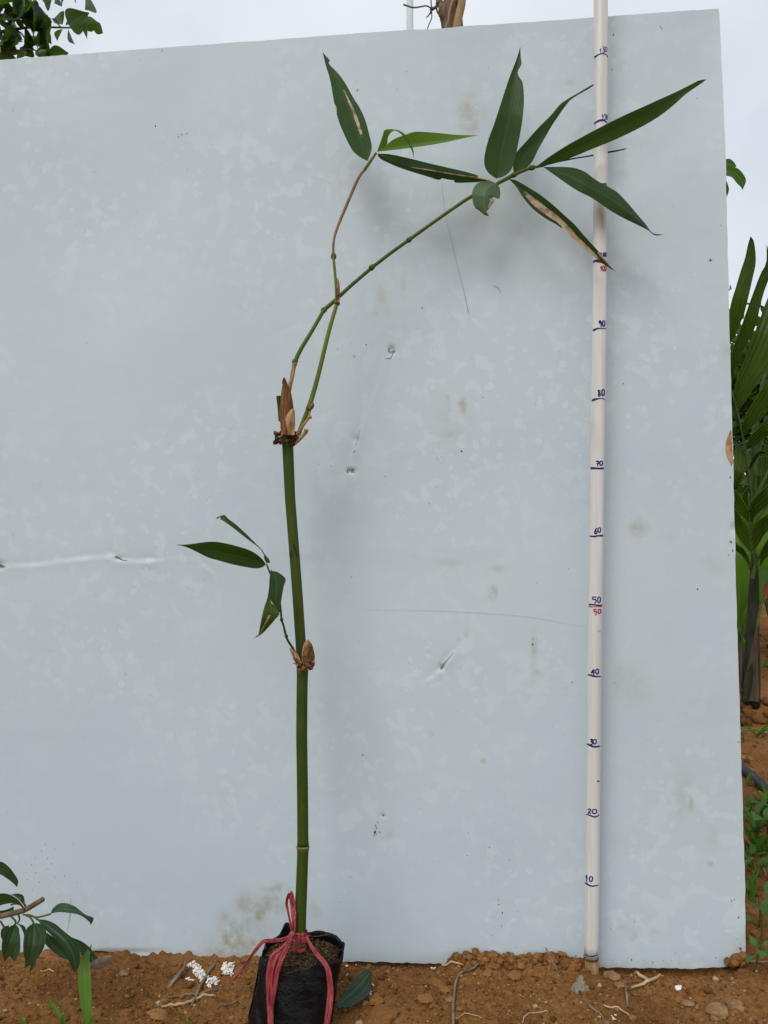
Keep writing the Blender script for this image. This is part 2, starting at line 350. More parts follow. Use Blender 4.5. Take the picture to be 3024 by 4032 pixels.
# crumbs of soil
cl = MB(); BAGC = (-.112, .985)
def clod(x, y, r, tone=None, up=.25, ic=None):
    if ((x - BAGC[0]) / .062)**2 + ((y - BAGC[1]) / .058)**2 < 1.0: return
    v, f = rock((x, y, gz(x, y) + r * up), r, ic or (ICO2 if r > .0032 else ICO1)); cl.add(v, f, RNG.rand()**1.2 if tone is None else tone)
for k in range(9000):
    x = RNG.uniform(-.66, .70); y = RNG.uniform(.90, 1.125)
    clod(x, y, float(np.clip(RNG.lognormal(-6.75, .5), .0006, .0058)))
for k in range(900):
    t = RNG.uniform(1.13, 4.0)**1.0; x = t * RNG.uniform(.42, .62)
    clod(x, t, float(np.clip(RNG.lognormal(-5.6, .55), .0015, .018)))
for k in range(260):                                    # the ridge of lumps heaped against the board
    x = RNG.uniform(.095, .30); clod(x, BA + BB * x - RNG.uniform(.006, .03), RNG.uniform(.0015, .0055), RNG.uniform(.15, .75), .5)
for k in range(150):
    x = RNG.uniform(.95, 1.5); y = RNG.uniform(2.36, 2.48); clod(x, y, RNG.uniform(.006, .02), RNG.uniform(0, .35), .5)
tag(cl.build('soil_crumbs', M['clod'], smooth=False), 'loose crumbs and small lumps of orange brown soil over the ground', 'soil', kind='stuff')

# ------------------------------------------------------------------ the white board
TOP = np.array([(-420, 268), (0, 236), (500, 198), (1000, 161), (1400, 132), (1625, 116), (1745, 112), (1815, 104), (1900, 98), (2050, 89), (2250, 75), (2650, 45), (2860, 32)], float)
BOT = np.array([(-420, 3742), (0, 3749), (340, 3756), (372, 3744), (470, 3750), (560, 3766), (600, 3768), (1349, 3785), (1772, 3795), (2303, 3809), (2721, 3814), (2860, 3808), (2960, 3790)], float)
RGT = np.array([(2826, 20), (2831, 46), (2845, 300), (2857, 600), (2861, 780), (2869, 1106), (2873, 1323), (2883, 1661), (2894, 2100), (2899, 2361), (2913, 2800), (2934, 3500), (2937, 3800)], float)
NX_, NY_ = 470, 520; LEFT = -420.0
tv = np.linspace(0, 1, NY_); uu = np.linspace(0, 1, NX_)
PX = np.zeros((NY_, NX_)); PY = np.zeros((NY_, NX_))
for jj, t in enumerate(tv):
    xr = 2900.0
    for _ in range(6):
        yy = np.interp(xr, TOP[:, 0], TOP[:, 1]) * (1 - t) + np.interp(xr, BOT[:, 0], BOT[:, 1]) * t
        xr = np.interp(yy, RGT[:, 1], RGT[:, 0])
    xr += 1.6 * (vn(t * 90, 3.3) - .5) * 2
    rowx = LEFT + (xr - LEFT) * uu
    PX[jj] = rowx
    PY[jj] = np.interp(rowx, TOP[:, 0], TOP[:, 1]) * (1 - t) + np.interp(rowx, BOT[:, 0], BOT[:, 1]) * t
PY[0] += 2.2 * (vn(PX[0] / 14, 5.5) - .5) + 2.0 * np.maximum(vn(PX[0] / 60, 8.8) - .7, 0) * 4
PY[-1] += 3 * (vn(PX[-1] / 18, 2.2) - .5) * 2
Yb = board_Y(PX, PY)
off = np.zeros_like(Yb); dark_spots = np.zeros_like(Yb); stain = np.zeros_like(Yb)
off += .004 * (fbm(PX / 900 + 3, PY / 900, 2) - .5) + .0012 * (fbm(PX / 260, PY / 260, 2) - .5)
off += -.006 * np.exp(-(((PX - 1790) / 230)**2 + ((PY - 60) / 330)**2))              # pushed forward by the stake behind it
off += .012 * sst(2600, 2860, PX) * (1 - sst(60, 700, PY))                             # loose top corner curls away
def seg(pts):
    best = np.full(PX.shape, 1e9); side = np.zeros(PX.shape); along = np.zeros(PX.shape)
    L_ = 0
    for (x0, y0), (x1, y1) in zip(pts[:-1], pts[1:]):
        dx, dy = x1 - x0, y1 - y0; l2 = dx*dx + dy*dy
        t = np.clip(((PX - x0) * dx + (PY - y0) * dy) / l2, 0, 1)
        d = np.hypot(PX - x0 - t * dx, PY - y0 - t * dy); sg = np.sign((PX - x0) * dy - (PY - y0) * dx)
        m_ = d < best; best = np.where(m_, d, best); side = np.where(m_, sg, side); along = np.where(m_, L_ + t * math.sqrt(l2), along); L_ += math.sqrt(l2)
    return best, side, along
def crease(z, pts, amp, wd, wob=.4):
    global off
    d, s_, al = seg(px(z, pts)); k = 1 - wob + wob * 2 * vn(al / 40, 7.7)
    off += .42 * amp * k * s_ * (1 - np.exp(-(d / 6)**2)) * np.exp(-(d / wd)**1.3)
crease('i', [(-60, 552), (30, 545), (250, 535), (450, 505), (600, 488), (740, 480)], .0020, 22)
crease('i', [(750, 480), (800, 508), (870, 514), (985, 510)], .0030, 22)
crease('i', [(1050, 492), (1140, 486), (1240, 494)], .0005, 18)
crease('i', [(1310, 515), (1370, 570)], .0020, 16)
crease('v', [(500, 215), (440, 235), (420, 330), (370, 480), (300, 650), (275, 735)], -.0011, 15)
crease('v', [(245, 810), (190, 1005)], -.004, 15)
crease('h', [(805, 612), (722, 722)], -.0045, 18)
crease('h', [(690, 755), (650, 780)], -.002, 18)
def spot(A, z, x, y, rx, ry, a, p=1.0):
    (qx, qy), = px(z, [(x, y)]); A += a * np.exp(-(((PX - qx) / rx)**2 + ((PY - qy) / ry)**2)**p)
for z, x, y, rx, ry, a in (('v', 505, 160, 12, 14, .008), ('v', 160, 1150, 8, 8, .008), ('v', 190, 1150, 8, 8, .008), ('v', 215, 890, 12, 12, .003), ('h', 727, 708, 9, 12, .006), ('i', 770, 495, 18, 9, .005),
                           ('h', 348, 1675, 8, 6, .004), ('h', 640, 620, 6, 6, .003), ('i', 5, 540, 16, 16, .006), ('r3', 462, 225, 14, 20, .006), ('g', 780, 745, 120, 9, .006)):
    spot(off, z, x, y, rx, ry, a * .5)
for z, x, y, rx, ry, a in (('v', 510, 168, 11, 9, .28), ('v', 158, 1148, 6, 6, .65), ('v', 190, 1152, 6, 6, .65), ('v', 220, 885, 12, 12, .14), ('h', 729, 706, 4, 10, .75), ('i', 762, 490, 10, 5, .5), ('i', 5, 545, 14, 12, .4),
                           ('h', 348, 1677, 7, 4, .45), ('g', 790, 748, 105, 8, .35), ('v', 195, 212, 5, 4, .4), ('i', 625, 732, 4, 8, .3), ('c', 1505, 1395, 8, 5, .5), ('a', 1195, 880, 22, 4, .25)):
    spot(dark_spots, z, x, y, rx, ry, a)  # darker tone in small spots, most of them inside the dents
for z, x, y, rx, ry, a, p in (('b', 1200, 640, 60, 75, .35, 2), ('b', 1230, 720, 40, 60, .25, 1), ('v', 1080, 620, 18, 38, .75, 3), ('v', 1030, 715, 9, 10, .8, 1), ('v', 970, 850, 16, 12, .5, 1), ('v', 1000, 760, 60, 80, .3, 1),
                           ('v', 965, 550, 10, 14, .5, 1), ('d', 1200, 400, 24, 55, .42, 1), ('d', 1130, 560, 14, 40, .35, 1), ('d', 1400, 290, 9, 50, .4, 1), ('d', 1250, 540, 30, 25, .25, 1),
                           ('h', 1060, 215, 22, 36, .6, 3), ('h', 1090, 65, 30, 12, .5, 1), ('h', 1330, 620, 14, 80, .5, 1), ('h', 1360, 745, 14, 14, .5, 2), ('h', 890, 495, 12, 12, .45, 1), ('h', 842, 530, 9, 9, .4, 1),
                           ('h', 660, 1145, 10, 10, .7, 1), ('h', 1000, 1318, 12, 12, .7, 2), ('h', 658, 1248, 7, 7, .6, 1), ('h', 380, 1800, 20, 26, .35, 1), ('h', 800, 30, 60, 16, .4, 1),
                           ('q4', 1060, 1080, 60, 70, .45, 1), ('q4', 830, 850, 26, 24, .35, 2), ('q4', 775, 1120, 14, 18, .4, 1), ('q3', 1085, 620, 26, 34, .5, 1),
                           ('o', 2640, 2110, 30, 20, .3, 1), ('o', 2520, 2075, 40, 34, .45, 1), ('r4', 0, 1160, 16, 30, .7, 2), ('r4', 0, 1310, 10, 34, .6, 2), ('r4', 210, 1940, 14, 14, .6, 2), ('r4', 240, 1640, 18, 30, .35, 1), ('o', 2690, 3140, 46, 90, .40, 1),
                           ('c', 680, 340, 22, 12, .45, 1), ('c', 70, 500, 40, 70, .30, 1), ('f', 420, 610, 20, 22, 1.0, 2), ('f', 85, 615, 26, 24, .6, 1), ('f', 480, 500, 90, 42, .8, 2), ('f', 250, 480, 30, 40, .6, 1), ('f', 620, 350, 34, 22, .8, 2),
                           ('f', 490, 355, 26, 10, .7, 1), ('f', 330, 730, 90, 60, .45, 2), ('f', 140, 760, 60, 50, .6, 1), ('f', 80, 900, 60, 50, .7, 1), ('f', 200, 940, 70, 40, .6, 1), ('f', 350, 880, 40, 40, .4, 1), ('f', 930, 560, 40, 40, .3, 1), ('f', 330, 540, 40, 10, .6, 1),
                           ('k', 680, 340, 14, 22, .7, 1), ('k', 820, 320, 16, 22, .4, 1), ('r2', 380, 210, 22, 40, .4, 1), ('r5', 560, 1320, 26, 40, .6, 1), ('k', 620, 280, 26, 12, .35, 1), ('r3', 140, 560, 30, 20, .35, 1), ('r3', 260, 660, 30, 26, .3, 1)):
    spot(stain, z, x, y, rx, ry, a, p)
foot = np.interp(PX, BOT[:, 0], BOT[:, 1]) - PY
stain = np.clip(stain * .85 + .45 * np.exp(-foot / 30) * fbm(PX / 60, PY / 60, 3), 0, 1)
Yf = Yb + off
VX = (PX - CX) / F * Yf; VZ = CAMZ - (PY - CY) / F * Yf
FV = np.stack([VX, Yf, VZ], -1)
BV = FV + np.array([0.0003, .0055, 0]); NB = NX_ * NY_
ids = np.arange(NB).reshape(NY_, NX_); fcs = np.stack([ids[:-1, :-1], ids[1:, :-1], ids[1:, 1:], ids[:-1, 1:]], -1).reshape(-1, 4)
brd = thing('white_board', P(1200, 3790, 1.13), 'large pale grey white board with stains and dents leaning upright on the soil', 'board')
obj('face_panel', FV.reshape(-1, 3), fcs, M['board'], brd, attrs={'stain': stain.ravel(), 'dark_spots': np.clip(dark_spots, 0, .8).ravel()})
FLAT = lambda a: a.reshape(-1, 3)
ringi = np.r_[ids[0, :], ids[1:, -1], ids[-1, -2::-1], ids[-2:0:-1, 0]]; nr = len(ringi)
fr = FLAT(FV)[ringi]; bk = FLAT(BV)[ringi]; ev = np.vstack([fr, bk])
ef = [[k, (k+1) % nr, nr + (k+1) % nr, nr + k] for k in range(nr)]
obj('cut_edge', ev, ef, M['board_core'], brd, smooth=False)
sub = BV[::13, ::10]; sub = np.concatenate([sub, BV[::13, -1:]], 1); sub = np.concatenate([sub, np.concatenate([BV[-1:, ::10], BV[-1:, -1:]], 1)], 0) + np.array([0, .0002, 0])
q = np.arange(sub.shape[0] * sub.shape[1]).reshape(sub.shape[:2])
obj('back_panel', sub.reshape(-1, 3), np.stack([q[:-1, :-1], q[:-1, 1:], q[1:, 1:], q[1:, :-1]], -1).reshape(-1, 4), M['board'], brd)
bvh_board = BVHTree.FromPolygons([Vector(v) for v in FV[::4, ::4].reshape(-1, 3)],
    [list(map(int, r)) for r in (lambda I: np.stack([I[:-1, :-1], I[1:, :-1], I[1:, 1:], I[:-1, 1:]], -1).reshape(-1, 4))(np.arange(FV[::4, ::4].shape[0] * FV[::4, ::4].shape[1]).reshape(FV[::4, ::4].shape[:2]))])
def hit(bvh, x, y, back=0.0):
    d = Vector(ray(x, y)).normalized(); r = bvh.ray_cast(Vector((0, 0, CAMZ)), d)
    if r[0] is None: return None
    return np.array(r[0] - d * back)
def strip_on(bvh, pts, wd, back, n=24, fallback=None):
    """a flat stroke (photograph pixels) laid on a surface"""
    c = crom(pts, n); wd = np.interp(np.linspace(0, 1, n), np.linspace(0, 1, len(wd)), wd)
    T = np.gradient(c, axis=0); T /= np.linalg.norm(T, axis=1)[:, None] + 1e-9; Nn = np.stack([-T[:, 1], T[:, 0]], 1)
    V = []
    for s_ in (-.5, 0, .5):
        for i in range(n):
            p_ = c[i] + Nn[i] * wd[i] * s_; h_ = hit(bvh, p_[0], p_[1], back)
            if h_ is None: h_ = P(p_[0], p_[1], fallback if fallback else V[-1][1] if V else 1.0)
            V.append(h_)
    Fc = [[k*n+i, k*n+i+1, (k+1)*n+i+1, (k+1)*n+i] for k in (0, 1) for i in range(n-1)]
    return np.array(V), Fc
for z, pts, wd, nm in (('o', [(1738, 700), (1752, 830), (1785, 980), (1830, 1160), (1845, 1232)], [.5, .9, 1.0, 1.2, 2.2], 'scratch'), ('h', [(220, 334), (530, 336), (860, 348), (1280, 378), (1500, 415), (1659, 443)], [.4, .8, .8, .7, .4], 'scratch'),
                   ('c', [(210, 1540), (245, 1560), (260, 1584)], [1, 2, 1], 'scratch'), ('g', [(462, 390), (455, 510), (437, 610)], [1, 2, 1], 'scratch')):
    v, f = strip_on(bvh_board, px(z, pts), wd, .0012); obj(nm, v, f, M['scratch'], brd)
for z, pts, wd in (('v', [(481, 145), (479, 168), (484, 182)], [3, 6, 3]), ('v', [(492, 182), (508, 176), (534, 162)], [3, 8, 2]), ('v', [(505, 188), (512, 194)], [5, 3]), ('v', [(440, 236), (462, 228), (482, 231), (500, 218), (512, 195)], [1, 2, 3, 2, 1]), ('v', [(142, 1165), (141, 1145), (155, 1132)], [3, 5, 3]), ('v', [(178, 1162), (178, 1142), (186, 1132)], [3, 6, 3]), ('v', [(192, 1160), (205, 1158)], [4, 3]),
                   ('h', [(806, 612), (760, 665), (735, 695)], [1, 3, 4]), ('h', [(742, 690), (726, 712), (722, 724)], [5, 9, 3]), ('i', [(750, 482), (775, 490), (800, 506), (835, 510)], [4, 7, 4, 1]), ('i', [(-10, 540), (12, 545), (35, 546)], [12, 9, 2]), ('v', [(245, 808), (225, 880), (205, 945)], [1, 2, 1]), ('v', [(205, 980), (188, 1004)], [3, 2]), ('h', [(340, 1672), (352, 1678)], [5, 5]), ('r3', [(410, 360), (425, 372), (442, 372)], [2, 4, 2])):
    v, f = strip_on(bvh_board, px(z, pts), [q_ * .85 for q_ in wd], .0012, 12); obj('tear', v, f, M['torn'], brd)
# flecks of mud and insect dirt
fl = MB()
def fleck(x, y, r, tone=.1, el=1.0):
    h_ = hit(bvh_board, x, y, .0004)
    if h_ is None: return
    v, f = rock((0, 0, 0), 1, ICO1, (1, .35, el)); r_ = r * 1.12 / F; v = v * r_ + h_; fl.add(v, f, tone)
for z, x, y, r in (('a', 83, 718, 3), ('a', 1058, 331, 3.5), ('a', 1015, 823, 4), ('a', 1222, 870, 4), ('a', 1190, 880, 3), ('a', 1165, 893, 3), ('a', 616, 1120, 3), ('a', 1222, 1108, 2.5), ('b', 380, 467, 5), ('b', 670, 463, 3), ('b', 738, 332, 3),
                   ('p', 1105, 328, 3), ('p', 1122, 350, 3), ('p', 523, 433, 4), ('p', 505, 865, 4), ('p', 658, 703, 2), ('c', 1505, 1395, 5), ('c', 1425, 432, 3), ('c', 1283, 1070, 2.5), ('d', 1567, 502, 4), ('d', 935, 957, 4), ('d', 782, 887, 3), ('d', 1047, 845, 3), ('d', 600, 1960, 3), ('d', 720, 1980, 3),
                   ('v', 1073, 988, 4), ('v', 812, 1416, 2.5), ('v', 295, 118, 2.5), ('v', 1248, 548, 3), ('v', 450, 1193, 3), ('h', 1323, 558, 4), ('h', 1323, 525, 3), ('h', 1580, 806, 3.5), ('h', 1040, 1885, 3), ('h', 138, 120, 3), ('h', 494, 1003, 2.5), ('h', 213, 1282, 4), ('h', 1172, 1970, 2), ('h', 135, 2080, 2.5),
                   ('q2', 903, 486, 3), ('q4', 765, 1052, 3), ('j', 1252, 172, 4), ('j', 1220, 77, 3), ('j', 1224, 115, 3), ('j', 1243, 270, 4), ('j', 1492, 475, 6), ('j', 1492, 505, 4), ('j', 1375, 498, 3), ('j', 1322, 528, 3), ('j', 1352, 520, 3), ('j', 68, 97, 2.5),
                   ('k', 165, 517, 9), ('k', 190, 490, 5), ('k', 265, 490, 4), ('k', 205, 492, 4), ('k', 465, 535, 7), ('k', 440, 548, 5), ('k', 600, 550, 8), ('k', 690, 240, 3), ('k', 520, 292, 3), ('k', 1030, 568, 6), ('k', 1225, 575, 8), ('k', 525, 553, 5), ('k', 668, 515, 4),
                   ('r5', 475, 745, 4), ('r5', 508, 730, 4), ('r5', 555, 943, 4), ('r5', 618, 945, 4), ('r5', 625, 1010, 3), ('r5', 585, 1325, 7), ('r5', 575, 1310, 5), ('r5', 515, 1410, 7), ('r5', 595, 1417, 3), ('r5', 635, 930, 6), ('r4', 510, 615, 3), ('r4', 522, 722, 3), ('r3', 425, 368, 5), ('r3', 445, 465, 5), ('r3', 400, 512, 3), ('r3', 62, 884, 4), ('r1', 205, 1172, 5), ('r1', 320, 795, 2.5), ('r1', 395, 950, 5), ('r2', 418, 1603, 4), ('e', 370, 40, 2)):
    (qx, qy), = px(z, [(x, y)]); fleck(qx, qy, r * .8, RNG.uniform(0, .25))
for x, y in ((297, 43), (272, 86), (360, 67), (310, 133), (205, 174), (335, 168), (166, 162), (228, 130), (168, 225), (222, 260), (235, 228), (176, 270), (256, 288), (360, 255), (503, 290), (420, 250), (212, 338), (380, 335), (312, 200), (480, 37)):
    fleck(x / 1.659, 3300 + y / 1.659, 1.3, .25, 2.0)
for k in range(150):
    fleck(RNG.uniform(5, 2830), RNG.uniform(200, 3740), RNG.uniform(.7, 1.7), RNG.uniform(0, .2))
for x, y, r in ((290, 1788, 8), (296, 1742, 5), (302, 1760, 4), (312, 1722, 4), (322, 1785, 4), (286, 1806, 4), (300, 1800, 4), (295, 1778, 5)):
    fleck(1300 + x / 1.659, 2200 + y / 1.659, r * .75, .12)
for k in range(70): fleck(RNG.uniform(1800, 2930), 3800 - abs(RNG.normal(0, 22)), RNG.uniform(1, 3.2), RNG.uniform(0, .4))
o = fl.build('mud_flecks', M['clod'], brd); o['kind'] = 'stuff'
# peeled patch on the right edge, folded mud-caked corner
bvp = px('r2', [(420, 1080), (385, 1180), (368, 1260), (375, 1350), (405, 1430), (432, 1480), (450, 1440), (444, 1300), (438, 1150)])
cen = bvp.mean(0); v = [hit(bvh_board, *cen, .0012)]; rr = []
for k in range(len(bvp)):
    a_, b_ = bvp[k], bvp[(k+1) % len(bvp)]
    for t in (0, .5): rr.append(a_ * (1-t) + b_ * t + RNG.uniform(-2, 2, 2))
for q_ in rr:
    h_ = hit(bvh_board, min(q_[0], 2884), q_[1], .0006); v.append(h_ if h_ is not None else P(q_[0], q_[1], board_Y(*q_) - .0006))
nn = len(rr); obj('peeled_patch', v, [[0, 1 + k, 1 + (k+1) % nn] for k in range(nn)], plain('peeled', (.30, .14, .05), (.52, .36, .20), 90, .9, None, .1, .5, .002), brd, smooth=False)
cm = MB()
for k in range(26):
    x, y = RNG.uniform(2868, 2938), 3800 - RNG.uniform(0, 32) * (1 if RNG.rand() < .5 else .6); cm.add(*rock(P(x, y, board_Y(x, y) - .004), RNG.uniform(.003, .008)), RNG.uniform(.1, .6))
tag(cm.build('mud_lump', M['clod'], loc=P(2905, 3800, 1.1), smooth=False), 'brown mud lump stuck on the lower right corner of the white board', 'mud')

# ------------------------------------------------------------------ measuring pipe and its handwriting
PL = px('o', [(2328, 3768), (2334, 3194), (2340, 2700), (2347, 2200), (2355, 1600), (2361, 1095), (2364, 690), (2366, 300), (2365, 0), (2363, -560)])
def pipeY(y): return 1.097 + (3768 - y) / 3768 * .030
PC = crom(np.array([P(x, y, pipeY(y)) for x, y in PL]), 90); PR = .01005
pipe = thing('measuring_pipe', PC[0] - np.array([0, 0, .02]), 'tall cream plastic pipe marked by hand in blue every ten units', 'measuring pole')
V, Fc = tube(PC, PR, 36); obj('pipe', V, Fc, M['pvc'], pipe)
bvh_pipe = BVHTree.FromPolygons([Vector(v) for v in V], Fc)
pb = PC[0]
st_ = np.array([P(2330, y, 1.098) for y in (3762, 3790, 3815, 3840)]); st_[-1][2] -= .02
V2, F2 = tube(crom(st_, 10), [.0094, .0094, .0096, .0096, .0095, .0097, .0097, .0098, .0098, .0098], 14); obj('inner_stick', V2, F2, M['sheath_pale'], pipe)
V2, F2 = tube(np.array([pb + [0, 0, -.0012], pb + [0, 0, .001]]), [.0106, .0106], 24); obj('dirty_rim', V2, F2, M['scurf'], pipe)
def stroke(mb, z, pts, wd):
    v, f = strip_on(bvh_pipe, px(z, pts), [q_ / ZM[z][2] for q_ in wd], .0003, 18, None)
    # keep the ink on the pipe: clamp points that miss
    mb.add(v, f)
def clampx(z, pts):
    out = []
    for x, y in pts:
        (sx, sy), = px(z, [(x, y)]); cxp = np.interp(sy, PL[::-1, 1], PL[::-1, 0]); sx = min(max(sx, cxp - 26.5), cxp + 26.5); out.append(((sx - ZM[z][0]) * ZM[z][2], y))
    return out
DIG = {'0': [(.5, .02), (.12, .2), (.04, .55), (.2, .92), (.55, .98), (.88, .75), (.95, .35), (.75, .06), (.45, .04)], '1': [(.1, .45), (.55, .05), (.6, .5), (.5, 1)],
       '2': [(.05, .3), (.3, .03), (.75, .1), (.8, .35), (.4, .7), (.05, .95), (.5, .93), (.98, .95)], '3': [(.1, .1), (.5, .0), (.85, .12), (.4, .42), (.9, .6), (.75, .92), (.35, 1.0), (.1, .9)],
       '4': [(.75, 1.0), (.7, .5), (.72, .05), (.3, .4), (.05, .62), (.5, .58), (.95, .55)], '5': [(.95, .05), (.1, .08), (.2, .42), (.7, .42), (.9, .7), (.6, .98), (.45, .92)],
       '6': [(.85, .0), (.35, .3), (.1, .7), (.3, 1), (.8, .85), (.9, .6), (.5, .5), (.2, .7)], '7': [(.05, .15), (.5, .05), (.98, .12), (.75, .5), (.6, 1.0)],
       '8': [(.8, .15), (.35, .0), (.1, .25), (.6, .5), (.9, .75), (.5, 1), (.15, .8), (.5, .5), (.85, .2)], '9': [(.85, .25), (.4, .0), (.05, .2), (.3, .42), (.85, .2), (.85, .6), (.75, 1.0)]}
def numeral(text, z, boxes, lw, mat):
    mb = MB()
    for ch, (x0, x1, y0, y1) in zip(text, boxes):
        stroke(mb, z, clampx(z, [(x0 + (x1-x0) * a, y0 + (y1-y0) * b_) for a, b_ in DIG[ch]]), [lw * 1.4, lw * 1.7, lw * 1.3])
        if ch == '7': stroke(mb, z, clampx(z, [(x0 + .3*(x1-x0), y0 + .5*(y1-y0)), (x1 + .2*(x1-x0), y0 + .5*(y1-y0))]), [lw, lw])
    mb.build('numeral', M[mat], pipe)['label'] = 'handwritten ' + ('blue' if mat == 'ink_blue' else 'pink') + ' number ' + text
def ring_mark(z, pts, wd, mat='ink_blue'):
    mb = MB(); stroke(mb, z, clampx(z, pts), wd); mb.build('ring_mark', M[mat], pipe)
numeral('130', 'p', [(350, 374, 600, 660), (385, 415, 580, 655), (419, 444, 580, 650)], 6, 'ink_blue'); ring_mark('p', [(280, 715), (320, 690), (360, 670), (400, 668), (440, 685), (455, 712)], [20, 18, 14, 14, 12, 12])
numeral('120', 'p', [(378, 404, 1420, 1480), (410, 434, 1415, 1495), (437, 453, 1430, 1490)], 6, 'ink_blue'); ring_mark('p', [(278, 1545), (300, 1525), (350, 1500), (400, 1495), (430, 1515), (445, 1532)], [14, 22, 28, 28, 18, 12])
numeral('110', 'c', [(850, 858, 937, 955), (863, 870, 937, 955), (874, 886, 938, 956)], 5, 'ink_blue'); ring_mark('c', [(808, 992), (840, 984), (886, 990)], [8, 8, 6])
numeral('100', 'q1', [(500, 530, 415, 500), (552, 580, 415, 480), (586, 610, 415, 495)], 13, 'ink_blue'); ring_mark('q1', [(374, 592), (400, 566), (440, 560), (490, 578), (560, 590), (610, 585)], [22, 44, 38, 20, 14, 12])
ring_mark('q1', [(440, 592), (490, 590), (550, 606), (600, 622)], [8, 10, 6, 5], 'ink_pink')
numeral('100', 'q1', [(505, 530, 645, 738), (540, 572, 645, 740), (576, 606, 645, 745)], 12, 'ink_pink')
numeral('90', 'q1', [(482, 525, 1600, 1720), (540, 585, 1600, 1705)], 15, 'ink_blue'); ring_mark('q1', [(366, 1775), (420, 1755), (470, 1735), (540, 1742), (580, 1735), (605, 1755)], [30, 36, 24, 16, 18, 16])
numeral('80', 'q2', [(462, 508, 600, 710), (528, 576, 585, 702)], 16, 'ink_blue'); ring_mark('q2', [(350, 788), (400, 767), (460, 752), (540, 745), (588, 773)], [34, 40, 22, 14, 16])
numeral('70', 'q2', [(425, 472, 1835, 1925), (492, 545, 1835, 1912)], 15, 'ink_blue'); ring_mark('q2', [(326, 1962), (400, 1962), (480, 1966), (572, 1965)], [48, 34, 32, 36])
numeral('60', 'q3', [(400, 450, 570, 675), (460, 513, 562, 645)], 14, 'ink_blue'); ring_mark('q3', [(312, 712), (400, 718), (450, 708), (555, 703)], [22, 30, 26, 38])
numeral('50', 'q3', [(362, 440, 1768, 1880), (455, 508, 1768, 1870)], 14, 'ink_blue'); ring_mark('q3', [(300, 1903), (400, 1908), (490, 1918), (540, 1908)], [26, 26, 26, 24]); ring_mark('q3', [(300, 1930), (350, 1944), (440, 1941), (540, 1938)], [22, 16, 14, 14], 'ink_pink')
numeral('50', 'q3', [(388, 442, 1982, 2083), (462, 516, 1982, 2060)], 15, 'ink_pink')
numeral('40', 'q4', [(342, 408, 818, 920), (420, 478, 812, 902)], 15, 'ink_blue'); ring_mark('q4', [(285, 912), (350, 928), (420, 945), (528, 942)], [24, 32, 24, 16]); ring_mark('q4', [(455, 156), (485, 150), (515, 158)], [4, 10, 5], 'ink_pink')
numeral('30', 'q4', [(322, 372, 2038, 2132), (376, 436, 2038, 2122)], 15, 'ink_blue'); ring_mark('q4', [(268, 2118), (330, 2148), (400, 2170), (510, 2160)], [28, 30, 32, 22])
numeral('20', 'q5', [(158, 190, 577, 622), (200, 247, 580, 624)], 8, 'ink_blue'); ring_mark('q5', [(140, 628), (180, 641), (232, 655), (275, 632)], [10, 14, 14, 8]); ring_mark('q5', [(246, 312), (262, 310), (276, 308)], [8, 15, 8])
numeral('10', 'q5', [(138, 155, 1215, 1280), (172, 207, 1230, 1280)], 8, 'ink_blue'); ring_mark('q5', [(133, 1290), (170, 1316), (210, 1325), (265, 1313)], [20, 14, 14, 8])
ring_mark('q5', [(130, 1985), (165, 2003), (205, 2005), (262, 1990)], [8, 10, 10, 6])

# ------------------------------------------------------------------ leaves drawn from their outlines
def leaf(name, z, A, B, Mi, depth, mat, parent, fold=.004, tilt=0.0, curve=0.0, dry=None, n=44, m=6, wav=.0012, loc=None, ribz=.0):
    """A, B, Mi: outlines and midrib in photograph pixels, base to tip; depth: metres along the midrib"""
    a, b_, c = crom(px(z, A), n), crom(px(z, B), n), crom(px(z, Mi), n) if Mi is not None else None
    if c is None: c = (a + b_) / 2
    t = np.linspace(0, 1, n); dm = np.interp(t, np.linspace(0, 1, len(depth)), depth)
    tl = np.interp(t, np.linspace(0, 1, len(np.atleast_1d(tilt))), np.atleast_1d(tilt)); env = np.sin(np.pi * np.clip(t, 0, 1))**.6
    V = []; col = []; ph = RNG.rand() * 9
    ss = np.linspace(-1, 1, 2 * m + 1)
    for i in range(n):
        for s_ in ss:
            e = a[i] if s_ < 0 else b_[i]; q_ = c[i] * (1 - abs(s_)) + e * abs(s_)
            d = dm[i] + env[i] * (tl[i] * s_ - fold * abs(s_)**1.3 + curve * s_ * s_ + wav * (2 * vn(t[i] * 6 + ph, s_ * 1.2 + ph) - 1) * abs(s_))
            if ribz: d += ribz * (abs(((s_ * 2.5) % 1) - .5) - .25)
            V.append(P(q_[0], q_[1], d)); col.append((dry(t[i], s_) if dry else 0.0, abs(s_), t[i], (s_ + 1) / 2))
    k = len(ss); Fc = [[i*k+q_, i*k+q_+1, (i+1)*k+q_+1, (i+1)*k+q_] for i in range(n-1) for q_ in range(k-1)]
    return obj(name, V, Fc, mat, parent, loc, True, {'leaf': np.array(col)})
def ext(poly):                                          # convenience for a symmetrical blade
    return poly
def band(t0, t1, s0, s1, k=.08):
    return lambda t, s_: float(sst(t0 - k, t0 + k, t) * (1 - sst(t1 - k, t1 + k, t)) * sst(s0 - k, s0 + k, s_) * (1 - sst(s1 - k, s1 + k, s_)))
def both(*fs): return lambda t, s_: max(f_(t, s_) for f_ in fs)

